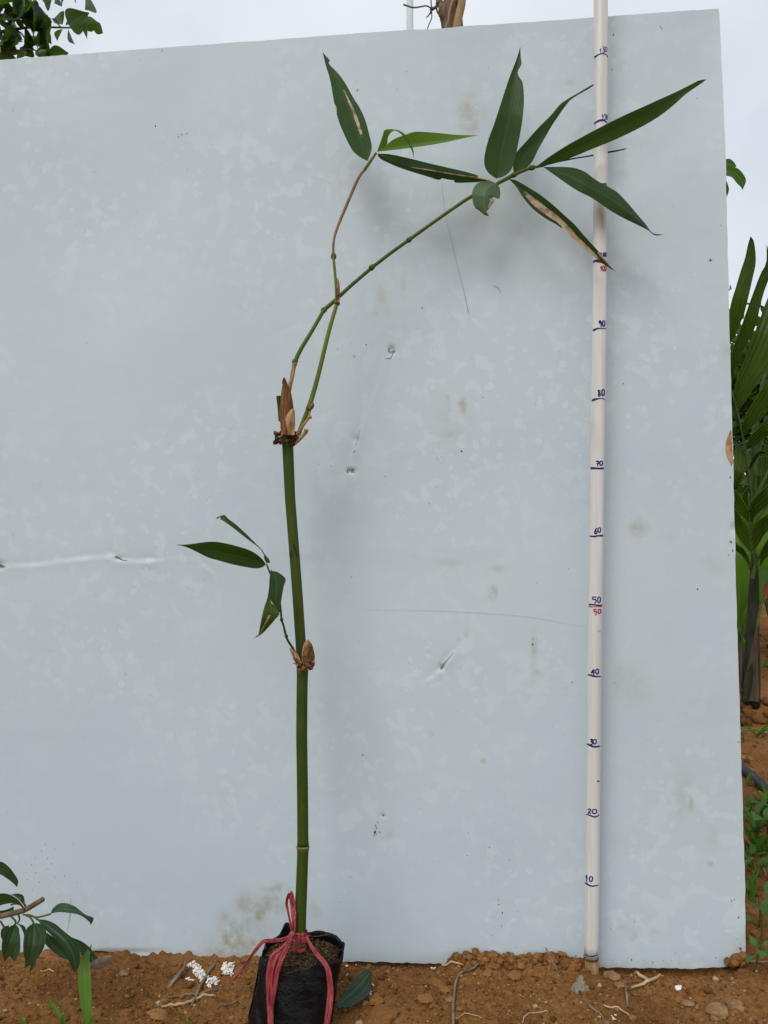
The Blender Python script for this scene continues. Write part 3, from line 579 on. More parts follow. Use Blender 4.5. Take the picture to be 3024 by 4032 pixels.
# ------------------------------------------------------------------ the bamboo cutting
CUL = px('o', [(1179, 3725), (1181, 3690), (1183, 3600), (1188, 3480), (1193, 3340), (1191, 3100), (1188, 2900), (1189, 2750), (1191, 2640), (1186, 2560), (1172, 2350), (1157, 2150), (1142, 1960), (1135, 1800), (1131, 1712)])
def culY(y): return 1.0 + (3671 - y) / (3671 - 1717) * .072
def cul_pt(y): return P(np.interp(y, CUL[::-1, 1], CUL[::-1, 0]), y, culY(y))
def cul_r(y): return np.interp(y, [1717, 2000, 2600, 2640, 3300, 3700], [22, 20.5, 20.5, 22, 22, 23.5]) / F * culY(y)
bam = thing('bamboo_cutting', cul_pt(3725), 'tall leaning bamboo cutting with two leafy branches growing from the black bag', 'bamboo plant')
dense = crom(np.array([[*c_, 0] for c_ in CUL]), 200)[:, :2]
def internode(y0, y1):
    yy = np.linspace(y0, y1, 40); pts = np.array([cul_pt(y_) for y_ in yy]); pts = crom(pts, 50)
    yy = np.linspace(y0, y1, 50); r = np.array([cul_r(y_) for y_ in yy]); e = np.minimum(yy.max() - yy, yy - yy.min())
    r = r * (1 + .07 * np.exp(-(e / 14)**2)); v, f = tube(pts, r, 28); return obj('internode', v, f, M['culm'], bam)
for y0, y1 in ((3725, 3342), (3330, 2640), (2628, 1742), (1736, 1708)): internode(y0, y1)
for y_, k_, mt in ((3336, 1.17, 'node'), (2634, 1.08, 'node'), (1739, 1.14, 'node')):
    p0, p1 = cul_pt(y_ + 7), cul_pt(y_ - 7); r = cul_r(y_); v, f = tube(np.array([p0, p0 * .7 + p1 * .3, p0 * .3 + p1 * .7, p1]), [r, r * k_, r * k_, r * .98], 28); obj('node_ring', v, f, M[mt], bam)
culv, culf = tube(np.array([cul_pt(y_) for y_ in np.linspace(3725, 1708, 80)]), [cul_r(y_) for y_ in np.linspace(3725, 1708, 80)], 28); bvh_cul = BVHTree.FromPolygons([Vector(v) for v in culv], culf)
for pts, wd in (([(1092, 480), (1098, 510), (1100, 545)], [3, 9, 7]), ([(1113, 425), (1130, 460), (1142, 500), (1147, 540)], [3, 6, 5, 3]), ([(1118, 450), (1135, 485), (1138, 510)], [2, 3, 2])):
    v, f = strip_on(bvh_cul, px('e', pts), wd, .0004, 16); obj('scar', v, f, M['scar'], bam)
def shoot(name, z, pts, depth, rpx, mat, parent=bam, n=40, nodes=(), nmat='node'):
    q_ = px(z, pts); d = np.interp(np.linspace(0, 1, len(q_)), np.linspace(0, 1, len(depth)), depth)
    W = crom(np.array([P(x, y, dd) for (x, y), dd in zip(q_, d)]), n); r = np.interp(np.linspace(0, 1, n), np.linspace(0, 1, len(rpx)), rpx) / F * d.mean()
    v, f = tube(W, r, 14); o = obj(name, v, f, mat, parent)
    return o, W
def knot(pw, dirv, r, parent, mat):
    dirv = np.asarray(dirv, float); dirv /= np.linalg.norm(dirv); L_ = r * 1.3
    v, f = tube(np.array([pw - dirv*L_, pw - dirv*L_*.4, pw + dirv*L_*.3, pw + dirv*L_]), [r*.95, r*1.32, r*1.28, r*.95], 14); return obj('branch_node', v, f, mat, parent)
def nodes_at(z, pts, depths, rpx, parent, mat='branch'):
    for (p_, p2), d in zip(pts, depths):
        a, b_ = px(z, [p_])[0], px(z, [p2])[0]; A_ = P(*a, d); B_ = P(*b_, d); knot(A_, B_ - A_, rpx / F * d, parent, M[mat])
# right-hand branch (yellow green, crosses over)
br1, _ = shoot('branch', 'd', [(412, 1690), (455, 1580), (505, 1450)], [1.062, 1.064], [9, 9, 9], M['branch_yellow'])
shoot('branch_joint', 'd', [(508, 1445), (540, 1345), (600, 1130), (700, 720), (778, 452)], [1.064, 1.085], [10, 9, 8.5, 8, 7.5], M['branch_yellow'], br1)
shoot('branch_joint', 'd', [(772, 440), (768, 330), (755, 170), (742, 30), (740, -10)], [1.085, 1.098], [7, 6, 5.5, 5.5, 5], M['branch_yellow'], br1)
shoot('branch_joint', 'o', [(1312, 1000), (1314, 950), (1327, 900), (1368, 800), (1412, 700), (1440, 662), (1476, 608)], [1.098, 1.10], [5, 5, 6, 6, 6, 5.5, 4], M['twig'], br1)
shoot('branch_joint', 'b', [(432, 1050), (470, 995), (518, 925)], [1.0995, 1.0995], [6.5, 6, 4.5], M['branch_yellow'], br1)
nodes_at('d', [((510, 1440), (540, 1345)), ((776, 455), (772, 400)), ((743, 22), (741, -30))], [1.064, 1.085, 1.097], 8.5, br1)
# left branch that arches over to the right
br2, _ = shoot('branch', 'd', [(300, 1600), (325, 1300), (355, 1150), (380, 1015)], [1.075, 1.07], [8, 8, 8, 8], M['branch'])
shoot('branch_joint', 'd', [(384, 1000), (440, 885), (540, 720), (652, 525)], [1.07, 1.085], [8.5, 8, 7.5, 7.5], M['branch'], br2)
shoot('branch_joint', 'd', [(655, 520), (760, 430), (900, 300), (1100, 128)], [1.092, 1.102], [8, 7.5, 7, 7], M['branch'], br2)
shoot('branch_joint', 'o', [(1465, 1053), (1540, 995), (1610, 945)], [1.102, 1.105], [7, 6.6, 6.6], M['branch'], br2)
shoot('branch_joint', 'o', [(1612, 943), (1700, 880), (1800, 810), (1860, 772), (1950, 728)], [1.105, 1.106], [7, 6.5, 6.5, 6.5, 6.5], M['branch'], br2)
shoot('branch_joint', 'c', [(215, 952), (290, 912), (370, 872), (445, 845), (510, 835)], [1.106, 1.106], [7, 7.5, 7, 6, 4], M['branch'], br2)
nodes_at('d', [((383, 1005), (440, 885)), ((653, 523), (720, 462)), ((1100, 126), (1180, 60))], [1.07, 1.09, 1.102], 8.6, br2)
nodes_at('o', [((1611, 944), (1640, 922))], [1.105], 8, br2); nodes_at('c', [((337, 888), (370, 872)), ((445, 845), (480, 838))], [1.105, 1.105], 8, br2)
knot(P(*px('d', [(381, 1022)])[0], 1.0695), (0.1, 0, 1), 7.5 / F * 1.07, br2, M['sheath_pale'])
# dry twigs and the cut stub at the top node
shoot('dry_twig', 'd', [(400, 1690), (445, 1620), (500, 1545), (512, 1525), (535, 1522)], [1.055, 1.052], [7, 6, 6, 5, 7], M['sheath_pale'])
shoot('dry_twig', 'd', [(385, 1770), (440, 1715), (480, 1665), (490, 1640)], [1.055, 1.05], [6, 6.5, 7, 9], M['sheath_pale'])
shoot('dry_twig', 'd', [(512, 1520), (520, 1480), (548, 1400)], [1.058, 1.06], [3, 4, 5], M['sheath_pale'])
shoot('cut_stub', 'd', [(250, 1560), (240, 1430), (228, 1325)], [1.08, 1.078], [9, 8.5, 9], M['culm'])
# brown sheaths
M['palm_sheath'] = plain('palm_sheath', (.045, .032, .020), (.13, .090, .055), 24, .8, (3, 3, .5), .15, .4, .003, 5)
D = M['sheath']; DP = M['sheath_pale']
leaf('sheath', 'd', [(255, 1640), (243, 1560), (240, 1450), (252, 1310), (268, 1210), (285, 1150)], [(372, 1640), (378, 1520), (365, 1400), (345, 1290), (305, 1190), (285, 1150)], [(312, 1650), (308, 1550), (300, 1420), (295, 1310), (285, 1220), (285, 1150)], [1.052, 1.05, 1.054], D, bam, -.004, 0, .006)
leaf('sheath', 'd', [(255, 1690), (262, 1620), (285, 1550), (300, 1500), (330, 1460), (370, 1440)], [(378, 1690), (384, 1600), (384, 1530), (382, 1490), (378, 1460), (370, 1440)], None, [1.046, 1.045, 1.05], DP, bam, -.002, 0, .005)
leaf('sheath', 'd', [(262, 1680), (250, 1640), (246, 1600), (255, 1560), (275, 1545)], [(350, 1690), (345, 1640), (325, 1590), (300, 1560), (275, 1545)], None, [1.044, 1.046], D, bam, -.002, 0, .004)
leaf('sheath', 'd', [(262, 1215), (264, 1190), (270, 1165), (285, 1150)], [(272, 1210), (278, 1190), (284, 1170), (290, 1152)], None, [1.05, 1.053], D, bam)
leaf('sheath', 'd', [(318, 1300), (322, 1220), (345, 1120), (352, 1060), (355, 1040)], [(345, 1290), (362, 1200), (375, 1120), (388, 1050), (390, 1035)], None, [1.062, 1.064], DP, bam, -.003, 0, .005)
leaf('sheath', 'd', [(320, 1200), (340, 1160), (355, 1120), (368, 1085), (372, 1075)], [(352, 1260), (368, 1180), (378, 1130), (384, 1090), (386, 1060)], None, [1.060, 1.061], DP, bam, -.001, 0, .003)
leaf('sheath', 'd', [(762, 450), (763, 370), (765, 300), (772, 235), (780, 222)], [(800, 450), (803, 370), (800, 300), (793, 250), (780, 222)], None, [1.079, 1.086], DP, bam, -.003, 0, .006)
leaf('sheath', 'd', [(764, 330), (770, 325), (778, 320), (785, 300)], [(768, 452), (780, 440), (792, 420), (800, 390)], None, [1.0775, 1.078], D, bam, -.001, 0, .003)
leaf('sheath', 'd', [(508, 1440), (520, 1420), (535, 1395), (550, 1385)], [(535, 1455), (552, 1440), (563, 1415), (556, 1388)], None, [1.056, 1.058], D, bam, -.002, 0, .004)
sc_m = MB()
for k in range(46):                                     # scurfy remains of buds around the top node
    x, y = (RNG.uniform(195, 258), RNG.uniform(1665, 1760)) if RNG.rand() < .5 else (RNG.uniform(362, 415), RNG.uniform(1670, 1775))
    if x > 300 and y > 1740: x = RNG.uniform(362, 385)
    (sx, sy), = px('d', [(x, y)]); sc_m.add(*rock(P(sx, sy, 1.062 + RNG.uniform(-.008, .008)), RNG.uniform(.0014, .0034), ICO2, (1, 1, 1), .6))
for k in range(40):
    (sx, sy), = px('d', [(RNG.uniform(255, 372), RNG.uniform(1668, 1692))]); sc_m.add(*rock(P(sx, sy, 1.059 + RNG.uniform(-.003, .002)), RNG.uniform(.0008, .0016), ICO1, (1, 1, 1.4), .6))
sc_m.build('bud_scales', M['scurf'], bam)['kind'] = 'stuff'
for k in range(9):
    x0 = RNG.choice([RNG.uniform(182, 225), RNG.uniform(370, 400)]); y0 = RNG.uniform(1680, 1770); dx = -30 if x0 < 300 else 22
    leaf('bud_scale', 'd', [(x0 - dx * .9, y0 - 12), (x0 - dx * .3, y0 - 14), (x0 + dx * .3, y0 + RNG.uniform(-12, 12))], [(x0 - dx * .9, y0 + 10), (x0 - dx * .3, y0 + 12), (x0 + dx * .3, y0 + RNG.uniform(-4, 14))], None, [1.058, 1.052], M['sheath'], bam, n=10, m=2)
# lower node: split sheaths and the side shoot
for A, B, d, mt in (([(1205, 1490), (1190, 1420), (1198, 1330), (1215, 1280), (1240, 1258)], [(1260, 1490), (1270, 1420), (1268, 1340), (1262, 1290), (1252, 1258)], [1.02, 1.022], 'sheath_pale'),
                    ([(1215, 1500), (1240, 1450), (1262, 1370), (1262, 1320), (1255, 1270)], [(1290, 1480), (1305, 1410), (1292, 1340), (1280, 1300), (1258, 1270)], [1.024, 1.028], 'sheath'),
                    ([(1190, 1440), (1198, 1390), (1210, 1350), (1225, 1325)], [(1262, 1450), (1275, 1390), (1280, 1350), (1275, 1330)], [1.016, 1.017], 'sheath'),
                    ([(1225, 1500), (1240, 1470), (1270, 1445), (1305, 1435)], [(1250, 1525), (1280, 1515), (1300, 1480), (1306, 1440)], [1.018, 1.022], 'sheath_pale'),
                    ([(1210, 1470), (1200, 1440), (1195, 1420), (1190, 1405)], [(1255, 1480), (1245, 1440), (1235, 1415), (1225, 1395)], [1.013, 1.014], 'sheath'),
                    ([(1235, 1500), (1255, 1520), (1270, 1525)], [(1285, 1480), (1292, 1500), (1285, 1520)], [1.016, 1.018], 'sheath'),
                    ([(1150, 1480), (1125, 1440), (1100, 1380), (1080, 1328)], [(1180, 1440), (1165, 1400), (1130, 1350), (1085, 1330)], [1.018, 1.024], 'sheath_pale'),
                    ([(1175, 1490), (1140, 1460), (1118, 1430), (1112, 1420)], [(1195, 1450), (1165, 1430), (1140, 1415), (1120, 1412)], [1.014, 1.014], 'sheath'),
                    ([(1150, 1490), (1130, 1470), (1108, 1465)], [(1155, 1475), (1135, 1458), (1106, 1460)], [1.013, 1.012], 'sheath_pale'),
                    ([(1175, 1500), (1180, 1520), (1195, 1525)], [(1215, 1460), (1225, 1490), (1225, 1500)], [1.013, 1.012], 'sheath'),
                    ([(1195, 1500), (1205, 1520), (1218, 1537)], [(1235, 1495), (1235, 1515), (1222, 1537)], [1.015, 1.013], 'sheath')):
    leaf('sheath', 'e', A, B, None, d, M[mt], bam, -.002, 0, .004, n=14, m=3)
lo_ = MB()
for k in range(26):
    (sx, sy), = px('e', [(RNG.uniform(1165, 1290), RNG.uniform(1440, 1510))]); lo_.add(*rock(P(sx, sy, 1.024 + RNG.uniform(-.004, .006)), RNG.uniform(.0012, .0028), ICO2, (1, 1, 1), .6))
(sx, sy), = px('e', [(1268, 1315)]); lo_.add(*rock(P(sx, sy, 1.021), .0024))
lo_.build('bud_scales', M['scurf'], bam)['kind'] = 'stuff'
sh, _ = shoot('side_shoot', 'e', [(1165, 1430), (1117, 1340), (1075, 1275), (1055, 1230), (1030, 1130), (1014, 1080), (1004, 960), (985, 850), (945, 740), (910, 668), (884, 598)], [1.03, 1.02, 1.01], [5, 5, 4.5, 4.5, 4, 4.2, 3.6, 3.2, 3.2, 3.4, 3], M['culm'])
nodes_at('e', [((1056, 1228), (1045, 1190)), ((1015, 1082), (1012, 1030))], [1.021, 1.017], 5.2, sh, 'culm')

G, GPL = M['bamboo_leaf'], M['bamboo_leaf_pale']
leaf('leaf', 'b', [(455, 985), (400, 955), (345, 905), (290, 800), (245, 690), (215, 570), (185, 400), (155, 300), (140, 240), (128, 190)], [(455, 985), (475, 940), (487, 880), (470, 800), (440, 690), (400, 600), (350, 520), (300, 430), (260, 370), (220, 325), (185, 290), (174, 274), (182, 252), (160, 230), (140, 205), (128, 190)],
     [(455, 985), (425, 890), (380, 760), (330, 620), (270, 480), (215, 370), (165, 270), (128, 190)], [1.10, 1.105, 1.115], G, bam, .004, .006,
     dry=both(lambda t, s_: float(np.clip(1 - ((t - .42) / .25)**2, 0, 1)**.5 * np.clip(1.25 - abs(s_ - .26 - .12 * (t - .3)) / .17, 0, 1)), band(.48, .56, -1.05, -.88, .02)))['label'] = 'leaf with a bleached dry slit along one side'
leaf('leaf', 'b', [(545, 915), (590, 870), (650, 825), (740, 790), (810, 772), (940, 778), (1090, 793), (1230, 797), (1280, 797)], [(545, 915), (640, 905), (760, 890), (900, 870), (1040, 845), (1150, 820), (1230, 803), (1280, 797)],
     [(545, 915), (650, 884), (780, 862), (900, 845), (1050, 828), (1150, 813), (1230, 800), (1280, 797)], [1.095, 1.085, 1.10], GPL, bam, .0, .018, dry=band(.965, 1.2, -2, 2, .015))['label'] = 'bright yellow green leaf seen from below'
leaf('leaf', 'b', [(525, 915), (545, 860), (565, 800), (580, 760), (630, 753), (690, 765), (740, 805), (775, 870), (790, 915), (791, 975)], [(540, 917), (575, 885), (600, 855), (602, 820), (620, 785), (655, 765), (700, 790), (735, 835), (765, 885), (784, 930), (791, 975)], None, [1.09, 1.07, 1.06, 1.065], GPL, bam, .0, .004)['label'] = 'narrow leaf arching over in a hook'
leaf('leaf', 'b', [(525, 930), (620, 935), (760, 965), (900, 1000), (1050, 1035), (1180, 1065), (1290, 1100), (1350, 1120), (1392, 1150)], [(525, 930), (545, 965), (600, 995), (680, 1030), (800, 1070), (900, 1100), (970, 1122), (1000, 1110), (1040, 1120), (1085, 1125), (1095, 1142), (1220, 1140), (1330, 1135), (1392, 1150)],
     [(525, 930), (600, 975), (680, 1012), (800, 1035), (920, 1052), (1050, 1075), (1240, 1102), (1330, 1125), (1392, 1150)], [1.095, 1.088, 1.098], G, bam, -.006, .004, dry=both(band(.3, 1.1, -.07, .05, .04), band(.84, 1.2, -1.2, .25, .04), band(.95, 1.2, -2, 2, .02)))
leaf('leaf', 'c', [(232, 910), (190, 880), (165, 840), (162, 780), (185, 680), (225, 570), (270, 430), (310, 310), (345, 220), (362, 170), (375, 125)], [(232, 910), (280, 895), (320, 860), (345, 790), (365, 690), (385, 580), (397, 450), (390, 345), (370, 310), (359, 285), (365, 260), (383, 232), (378, 190), (375, 125)],
     [(232, 910), (265, 760), (295, 600), (320, 440), (340, 310), (360, 220), (375, 125)], [1.104, 1.10, 1.12], G, bam, .005, .004)['label'] = 'broad upright leaf with a bite out of its tip'
leaf('leaf', 'c', [(338, 875), (332, 840), (350, 760), (410, 690), (480, 610), (560, 530), (610, 470), (660, 435), (720, 400), (770, 370), (830, 338)], [(338, 875), (400, 855), (445, 810), (480, 740), (520, 670), (560, 600), (600, 540), (650, 470), (690, 430), (750, 395), (800, 365), (830, 338)],
     [(338, 875), (400, 770), (470, 680), (540, 590), (600, 510), (655, 455), (720, 412), (780, 372), (830, 338)], [1.108, 1.112, 1.125, 1.142], G, bam, .003, .005)
leaf('leaf', 'c', [(475, 835), (540, 785), (640, 720), (720, 675), (850, 605), (980, 540), (1090, 490), (1200, 440), (1300, 395), (1400, 345), (1440, 325), (1482, 320)], [(475, 835), (560, 825), (680, 785), (800, 735), (900, 695), (1000, 650), (1100, 600), (1200, 540), (1290, 470), (1350, 415), (1420, 365), (1450, 345), (1482, 320)],
     [(475, 835), (600, 775), (720, 725), (850, 660), (1000, 592), (1100, 542), (1200, 487), (1300, 430), (1400, 358), (1482, 320)], [1.104, 1.085, 1.075, 1.085], G, bam, -.003, .009)['label'] = 'longest leaf crossing in front of the pipe'
leaf('leaf', 'c', [(510, 840), (600, 840), (690, 845), (760, 870), (820, 915), (900, 960), (950, 990), (1000, 1040), (1060, 1110), (1120, 1180), (1160, 1232), (1225, 1242)], [(510, 840), (580, 890), (650, 940), (720, 985), (800, 1025), (880, 1080), (960, 1130), (1050, 1175), (1130, 1215), (1175, 1248), (1225, 1242)],
     [(510, 840), (600, 870), (680, 900), (760, 945), (850, 995), (940, 1050), (1020, 1110), (1100, 1180), (1160, 1238), (1225, 1242)], [1.104, 1.085, 1.08, 1.088], G, bam, -.004, -.004)
leaf('leaf', 'c', [(305, 912), (350, 920), (420, 960), (500, 1010), (580, 1075), (640, 1130), (700, 1185), (760, 1255), (820, 1320), (870, 1375), (910, 1430), (952, 1468)], [(305, 912), (345, 950), (390, 1020), (450, 1090), (530, 1150), (600, 1190), (680, 1260), (740, 1320), (800, 1365), (850, 1405), (910, 1445), (952, 1468)],
     [(305, 912), (360, 955), (430, 1015), (510, 1080), (580, 1130), (650, 1195), (720, 1260), (790, 1325), (850, 1385), (905, 1435), (952, 1468)], [1.10, 1.085, 1.08, 1.085], G, bam, .003, .004,
     dry=both(band(.17, .58, -.25, .55, .1), band(.50, .82, .0, 1.3, .1), band(.80, .97, -1.3, -.45, .06), band(.955, 1.2, -2, 2, .02)))['label'] = 'drooping leaf with a wide tan dead stripe'
leaf('leaf', 'c', [(238, 935), (160, 930), (118, 940), (92, 980), (90, 1030), (105, 1080), (130, 1100), (165, 1128), (190, 1131)], [(238, 940), (252, 965), (256, 1000), (250, 1030), (230, 1024), (206, 1019), (222, 1042), (195, 1080), (176, 1105), (180, 1124), (190, 1131)], [(238, 938), (190, 952), (165, 985), (160, 1040), (165, 1090), (190, 1131)],
     [1.098, 1.09, 1.092], leafmat('bamboo_leaf_under', (.060, .105, .055), (.085, .140, .070), (.15, .20, .10), (.12, .24, .04), .28), bam, -.003, 0, .004, dry=band(.55, .8, .55, 1.2, .15))['label'] = 'short broken grey green leaf turned underside out'
shoot('rolled_leaf', 'c', [(500, 835), (570, 815), (680, 793), (810, 771), (900, 753), (960, 742), (1008, 729)], [1.106, 1.130, 1.140], [4, 3.5, 3, 2.6, 3, 3.5, 1], M['scar'])
shoot('rolled_leaf', 'c', [(940, 747), (975, 740), (1003, 738)], [1.138, 1.14], [2.5, 2, .6], M['twig'])
leaf('leaf', 'e', [(878, 600), (840, 550), (760, 490), (650, 450), (530, 420), (430, 405), (330, 410), (200, 428), (95, 430)], [(878, 600), (860, 620), (810, 637), (740, 632), (600, 605), (470, 570), (370, 540), (280, 495), (180, 450), (95, 430)], [(878, 600), (780, 565), (650, 535), (500, 503), (380, 475), (250, 445), (95, 430)], [1.01, 1.0, 1.005], G, bam, .004, .006)
leaf('leaf', 'e', [(880, 590), (862, 550), (860, 520), (820, 460), (740, 400), (650, 330), (560, 260), (490, 215), (440, 200)], [(914, 590), (908, 560), (872, 518), (840, 470), (780, 410), (700, 330), (610, 250), (550, 205), (520, 173), (490, 178), (440, 198)], None, [1.01, 1.015, 1.02], M['bamboo_leaf'], bam, .003, .003, dry=band(.93, .955, -1.2, .6, .012))
leaf('leaf', 'e', [(920, 645), (910, 720), (905, 800), (890, 900), (865, 970), (845, 1050), (825, 1150), (810, 1215), (750, 1255)], [(930, 660), (970, 665), (1020, 695), (1052, 735), (1035, 790), (1015, 900), (995, 1030), (960, 1080), (900, 1150), (840, 1210), (750, 1255)], [(925, 650), (960, 720), (970, 820), (955, 930), (920, 1020), (870, 1130), (830, 1200), (750, 1255)],
     [1.008, .998, .99, 1.0], G, bam, .002, .004, dry=both(band(.78, .9, -.1, .3, .05), band(.97, 1.2, -2, 2, .02)))
leaf('leaf', 'e', [(912, 905), (880, 950), (858, 1010), (842, 1080), (826, 1150), (812, 1212), (792, 1235)], [(920, 912), (965, 975), (995, 1035), (955, 1085), (900, 1148), (842, 1208), (796, 1238)], None, [.9875, .986, .995], GPL, bam, .0, .003, dry=both(band(.4, .95, -.25, .05, .06), band(.0, .12, .2, .9, .04)))['label'] = 'yellow green folded end of the hanging leaf'

# ------------------------------------------------------------------ grow bag
def bag_pt(th, h, inner=0.0):
    """th 0 = right, 90 deg = back; h 0 at the ground .. 1 at the mouth"""
    c, s_ = math.cos(th), math.sin(th)
    cx = -.120 + .015 * h; cy = .987 + .012 * h
    k = (abs(c)**2.6 + abs(s_)**2.6)**(-1 / 2.6)
    rx = (.053 - .0015 * h) * k - inner; ry = (.050 - .010 * h) * k - inner
    wr = .0034 * (2 * fbm(np.array(th * 5 + 3.3 * h), np.array(h * 2.2), 3) - 1) + .0016 * math.sin(th * 17 + 5 * h) * h**2 * float(vn(th * 3, 1.1))
    zt = .087 + .017 * math.exp(-((th - 2.02) / .17)**4) - .003 * math.exp(-((th - 4.62) / .36)**2) + .003 * math.exp(-((th - .7) / .5)**2) + .002 * math.sin(5 * th + 1) + .0035 * (2 * float(vn(th * 4.1, 6.3)) - 1)
    return np.array([cx + (rx + wr) * c, cy + (ry + wr) * s_, max(h * zt, .0005) + .001 * 0])
bagt = thing('grow_bag', (-.1285, .987, 0), 'black plastic grow bag full of soil standing on the ground', 'grow bag')
NT, NH = 120, 36; V = []
for k in range(NH + 10):
    for q_ in range(NT):
        th = 2 * math.pi * q_ / NT
        if k <= NH: V.append(bag_pt(th, k / NH))
        else:
            hh = 1 - (k - NH) / 10 * .32; V.append(bag_pt(th, hh, .0016 + .0012 * (k - NH) / 10) + [0, 0, .0004])
Fc = [[k*NT+q_, k*NT+(q_+1) % NT, (k+1)*NT+(q_+1) % NT, (k+1)*NT+q_] for k in range(NH+9) for q_ in range(NT)] + [list(range(NT))[::-1]]
obj('bag_film', V, Fc, M['black_film'], bagt); bvh_bag = BVHTree.FromPolygons([Vector(v) for v in V], Fc)
V = [(-.106, .999, .083)]; Fc = []; NR = 26
for k in range(1, NR + 1):
    for q_ in range(64):
        th = 2 * math.pi * q_ / 64; e = bag_pt(th, .80, .0018); r = k / NR; p_ = np.array([-.106, .999, 0]) * (1 - r) + e * r
        zz = .0825 - .004 * r**2 + .006 * (fbm(np.array(p_[0] * 110), np.array(p_[1] * 110), 3) - .5) - .001 * math.exp(-((th - 4.62) / .4)**2) * r; V.append((p_[0], p_[1], float(zz)))
Fc = [[0, 1 + q_, 1 + (q_+1) % 64] for q_ in range(64)] + [[1 + (k-1)*64+q_, 1 + k*64+q_, 1 + k*64+(q_+1) % 64, 1 + (k-1)*64+(q_+1) % 64] for k in range(1, NR) for q_ in range(64)]
obj('potting_soil', V, Fc, M['peat'], bagt)
rm = MB()
for k in range(130):                                    # matted fine roots on the soil
    a = RNG.rand() * 6.28; r = .046 * RNG.rand()**.6; x, y = -.106 + r * math.cos(a), .999 + .78 * r * math.sin(a); d = RNG.rand() * 6.28; pts = []
    for q_ in range(7):
        z_ = .0835 - .004 * ((x + .106)**2 + (y - .999)**2) / .0018 + RNG.uniform(-.001, .0045); pts.append((x, y, z_)); x += .0035 * math.cos(d); y += .0035 * math.sin(d); d += RNG.normal(0, .5)
        if ((x + .106) / .047)**2 + ((y - .999) / .036)**2 > 1: break
    if len(pts) > 3: v, f = tube(crom(np.array(pts), 12), RNG.uniform(.00015, .0004), 5); rm.add(v, f)
for k in range(60):
    a = RNG.rand() * 6.28; r = .044 * RNG.rand()**.5; rm.add(*rock((-.106 + r * math.cos(a), .999 + .78 * r * math.sin(a), .0825), RNG.uniform(.0008, .002), ICO1))
rm.build('fine_roots', M['root'], bagt)['kind'] = 'stuff'
for pts in ([(900, 798), (960, 796), (1065, 778)], [(725, 765), (770, 870), (690, 905), (640, 935)], [(790, 840), (770, 880), (720, 890)], [(450, 995), (500, 970), (540, 960)]):
    q_ = px('f', pts); v, f = tube(crom(np.array([P(x, y, 1.0 - .02 * k) for k, (x, y) in enumerate(q_)]), 12), .0005, 6); obj('root_strand', v, f, M['root'], bagt)
obj('bag_seam_fold', *(lambda p_: tube(crom(p_, 20), .0012, 8))(np.array([bag_pt(3.35, h_) - [.0008, 0, 0] for h_ in np.linspace(.02, .98, 8)])), M['black_film'], bagt)

# ------------------------------------------------------------------ pink raffia tie
rf = thing('raffia_string', (-.106, .995, .085), 'crumpled pink raffia string tied round the bamboo base and over the black bag', 'string')
def ribbon(z, pts, wd, depth=None, bvh=None, back=.0020, n=60, crump=.0022, name='strand'):
    c = crom(px(z, pts), n); t = np.linspace(0, 1, n); wd_ = np.interp(t, np.linspace(0, 1, len(wd)), wd) / ZM[z][2] * 1.0
    T = np.gradient(c, axis=0); T /= np.linalg.norm(T, axis=1)[:, None] + 1e-9; Nn = np.stack([-T[:, 1], T[:, 0]], 1)
    dm = np.interp(t, np.linspace(0, 1, len(depth)), depth) if depth is not None else None; K = 9; V = []; ph = RNG.rand() * 20
    for i in range(n):
        hc = None
        for k in range(K):
            s_ = k / (K - 1) - .5; p_ = c[i] + Nn[i] * wd_[i] * s_
            d = dm[i] if dm is not None else None
            if bvh is not None:
                h_ = hit(bvh, *p_, back)
                if h_ is not None: d = h_[1] if d is None else min(d, h_[1])
            V.append(P(p_[0], p_[1], d + crump * (2 * vn(k * .9 + ph, t[i] * 9 + ph) - 1) + crump * .8 * abs((k % 4) - 2) / 2))
    Fc = [[i*K+k, i*K+k+1, (i+1)*K+k+1, (i+1)*K+k] for i in range(n-1) for k in range(K-1)]
    return obj(name, V, Fc, M['raffia'], rf)
for y0, y1, k_ in ((3663, 3702, 1.16), (3696, 3742, 1.05)):
    yy = np.linspace(y0, y1, 12); pts = np.array([P(np.interp(y_, CUL[::-1, 1], CUL[::-1, 0]), y_, culY(y_)) for y_ in yy]); v, f = tube(pts, [cul_r(y_) * (k_ + .05 * RNG.rand()) for y_ in yy], 28, False)
    v = v + RNG.normal(0, .0005, v.shape); obj('wrap', v, f, M['raffia'], rf)
ribbon('f', [(722, 770), (728, 690), (724, 580), (715, 480), (700, 405), (690, 394)], [22, 34, 46, 50, 50, 46], [.985, .99, .995, .995])
ribbon('f', [(712, 775), (692, 660), (672, 560), (660, 490), (672, 430), (690, 396)], [18, 26, 20, 24, 26, 30], [.984, .992, 1.0, .997])
ribbon('f', [(705, 785), (640, 822), (560, 838), (450, 845), (400, 890), (335, 975), (280, 1060), (220, 1130), (158, 1202)], [26, 34, 42, 36, 34, 28, 26, 28, 34], [.975, .965, .955, .955, .96, .965, .97], bvh_bag)
ribbon('f', [(712, 770), (690, 830), (620, 915), (548, 985), (518, 1080), (504, 1220), (503, 1400), (508, 1560), (510, 1700)], [24, 44, 70, 82, 78, 66, 58, 52, 52], [.976, .966, .956, .952, .950, .948, .945, .94, .935], bvh_bag)
ribbon('f', [(705, 800), (680, 880), (640, 960), (600, 1040), (572, 1140), (550, 1280), (530, 1400), (520, 1560), (522, 1700)], [20, 40, 50, 44, 44, 40, 34, 36, 36], [.974, .962, .952, .949, .947, .946, .945, .94, .935], bvh_bag, back=.003)
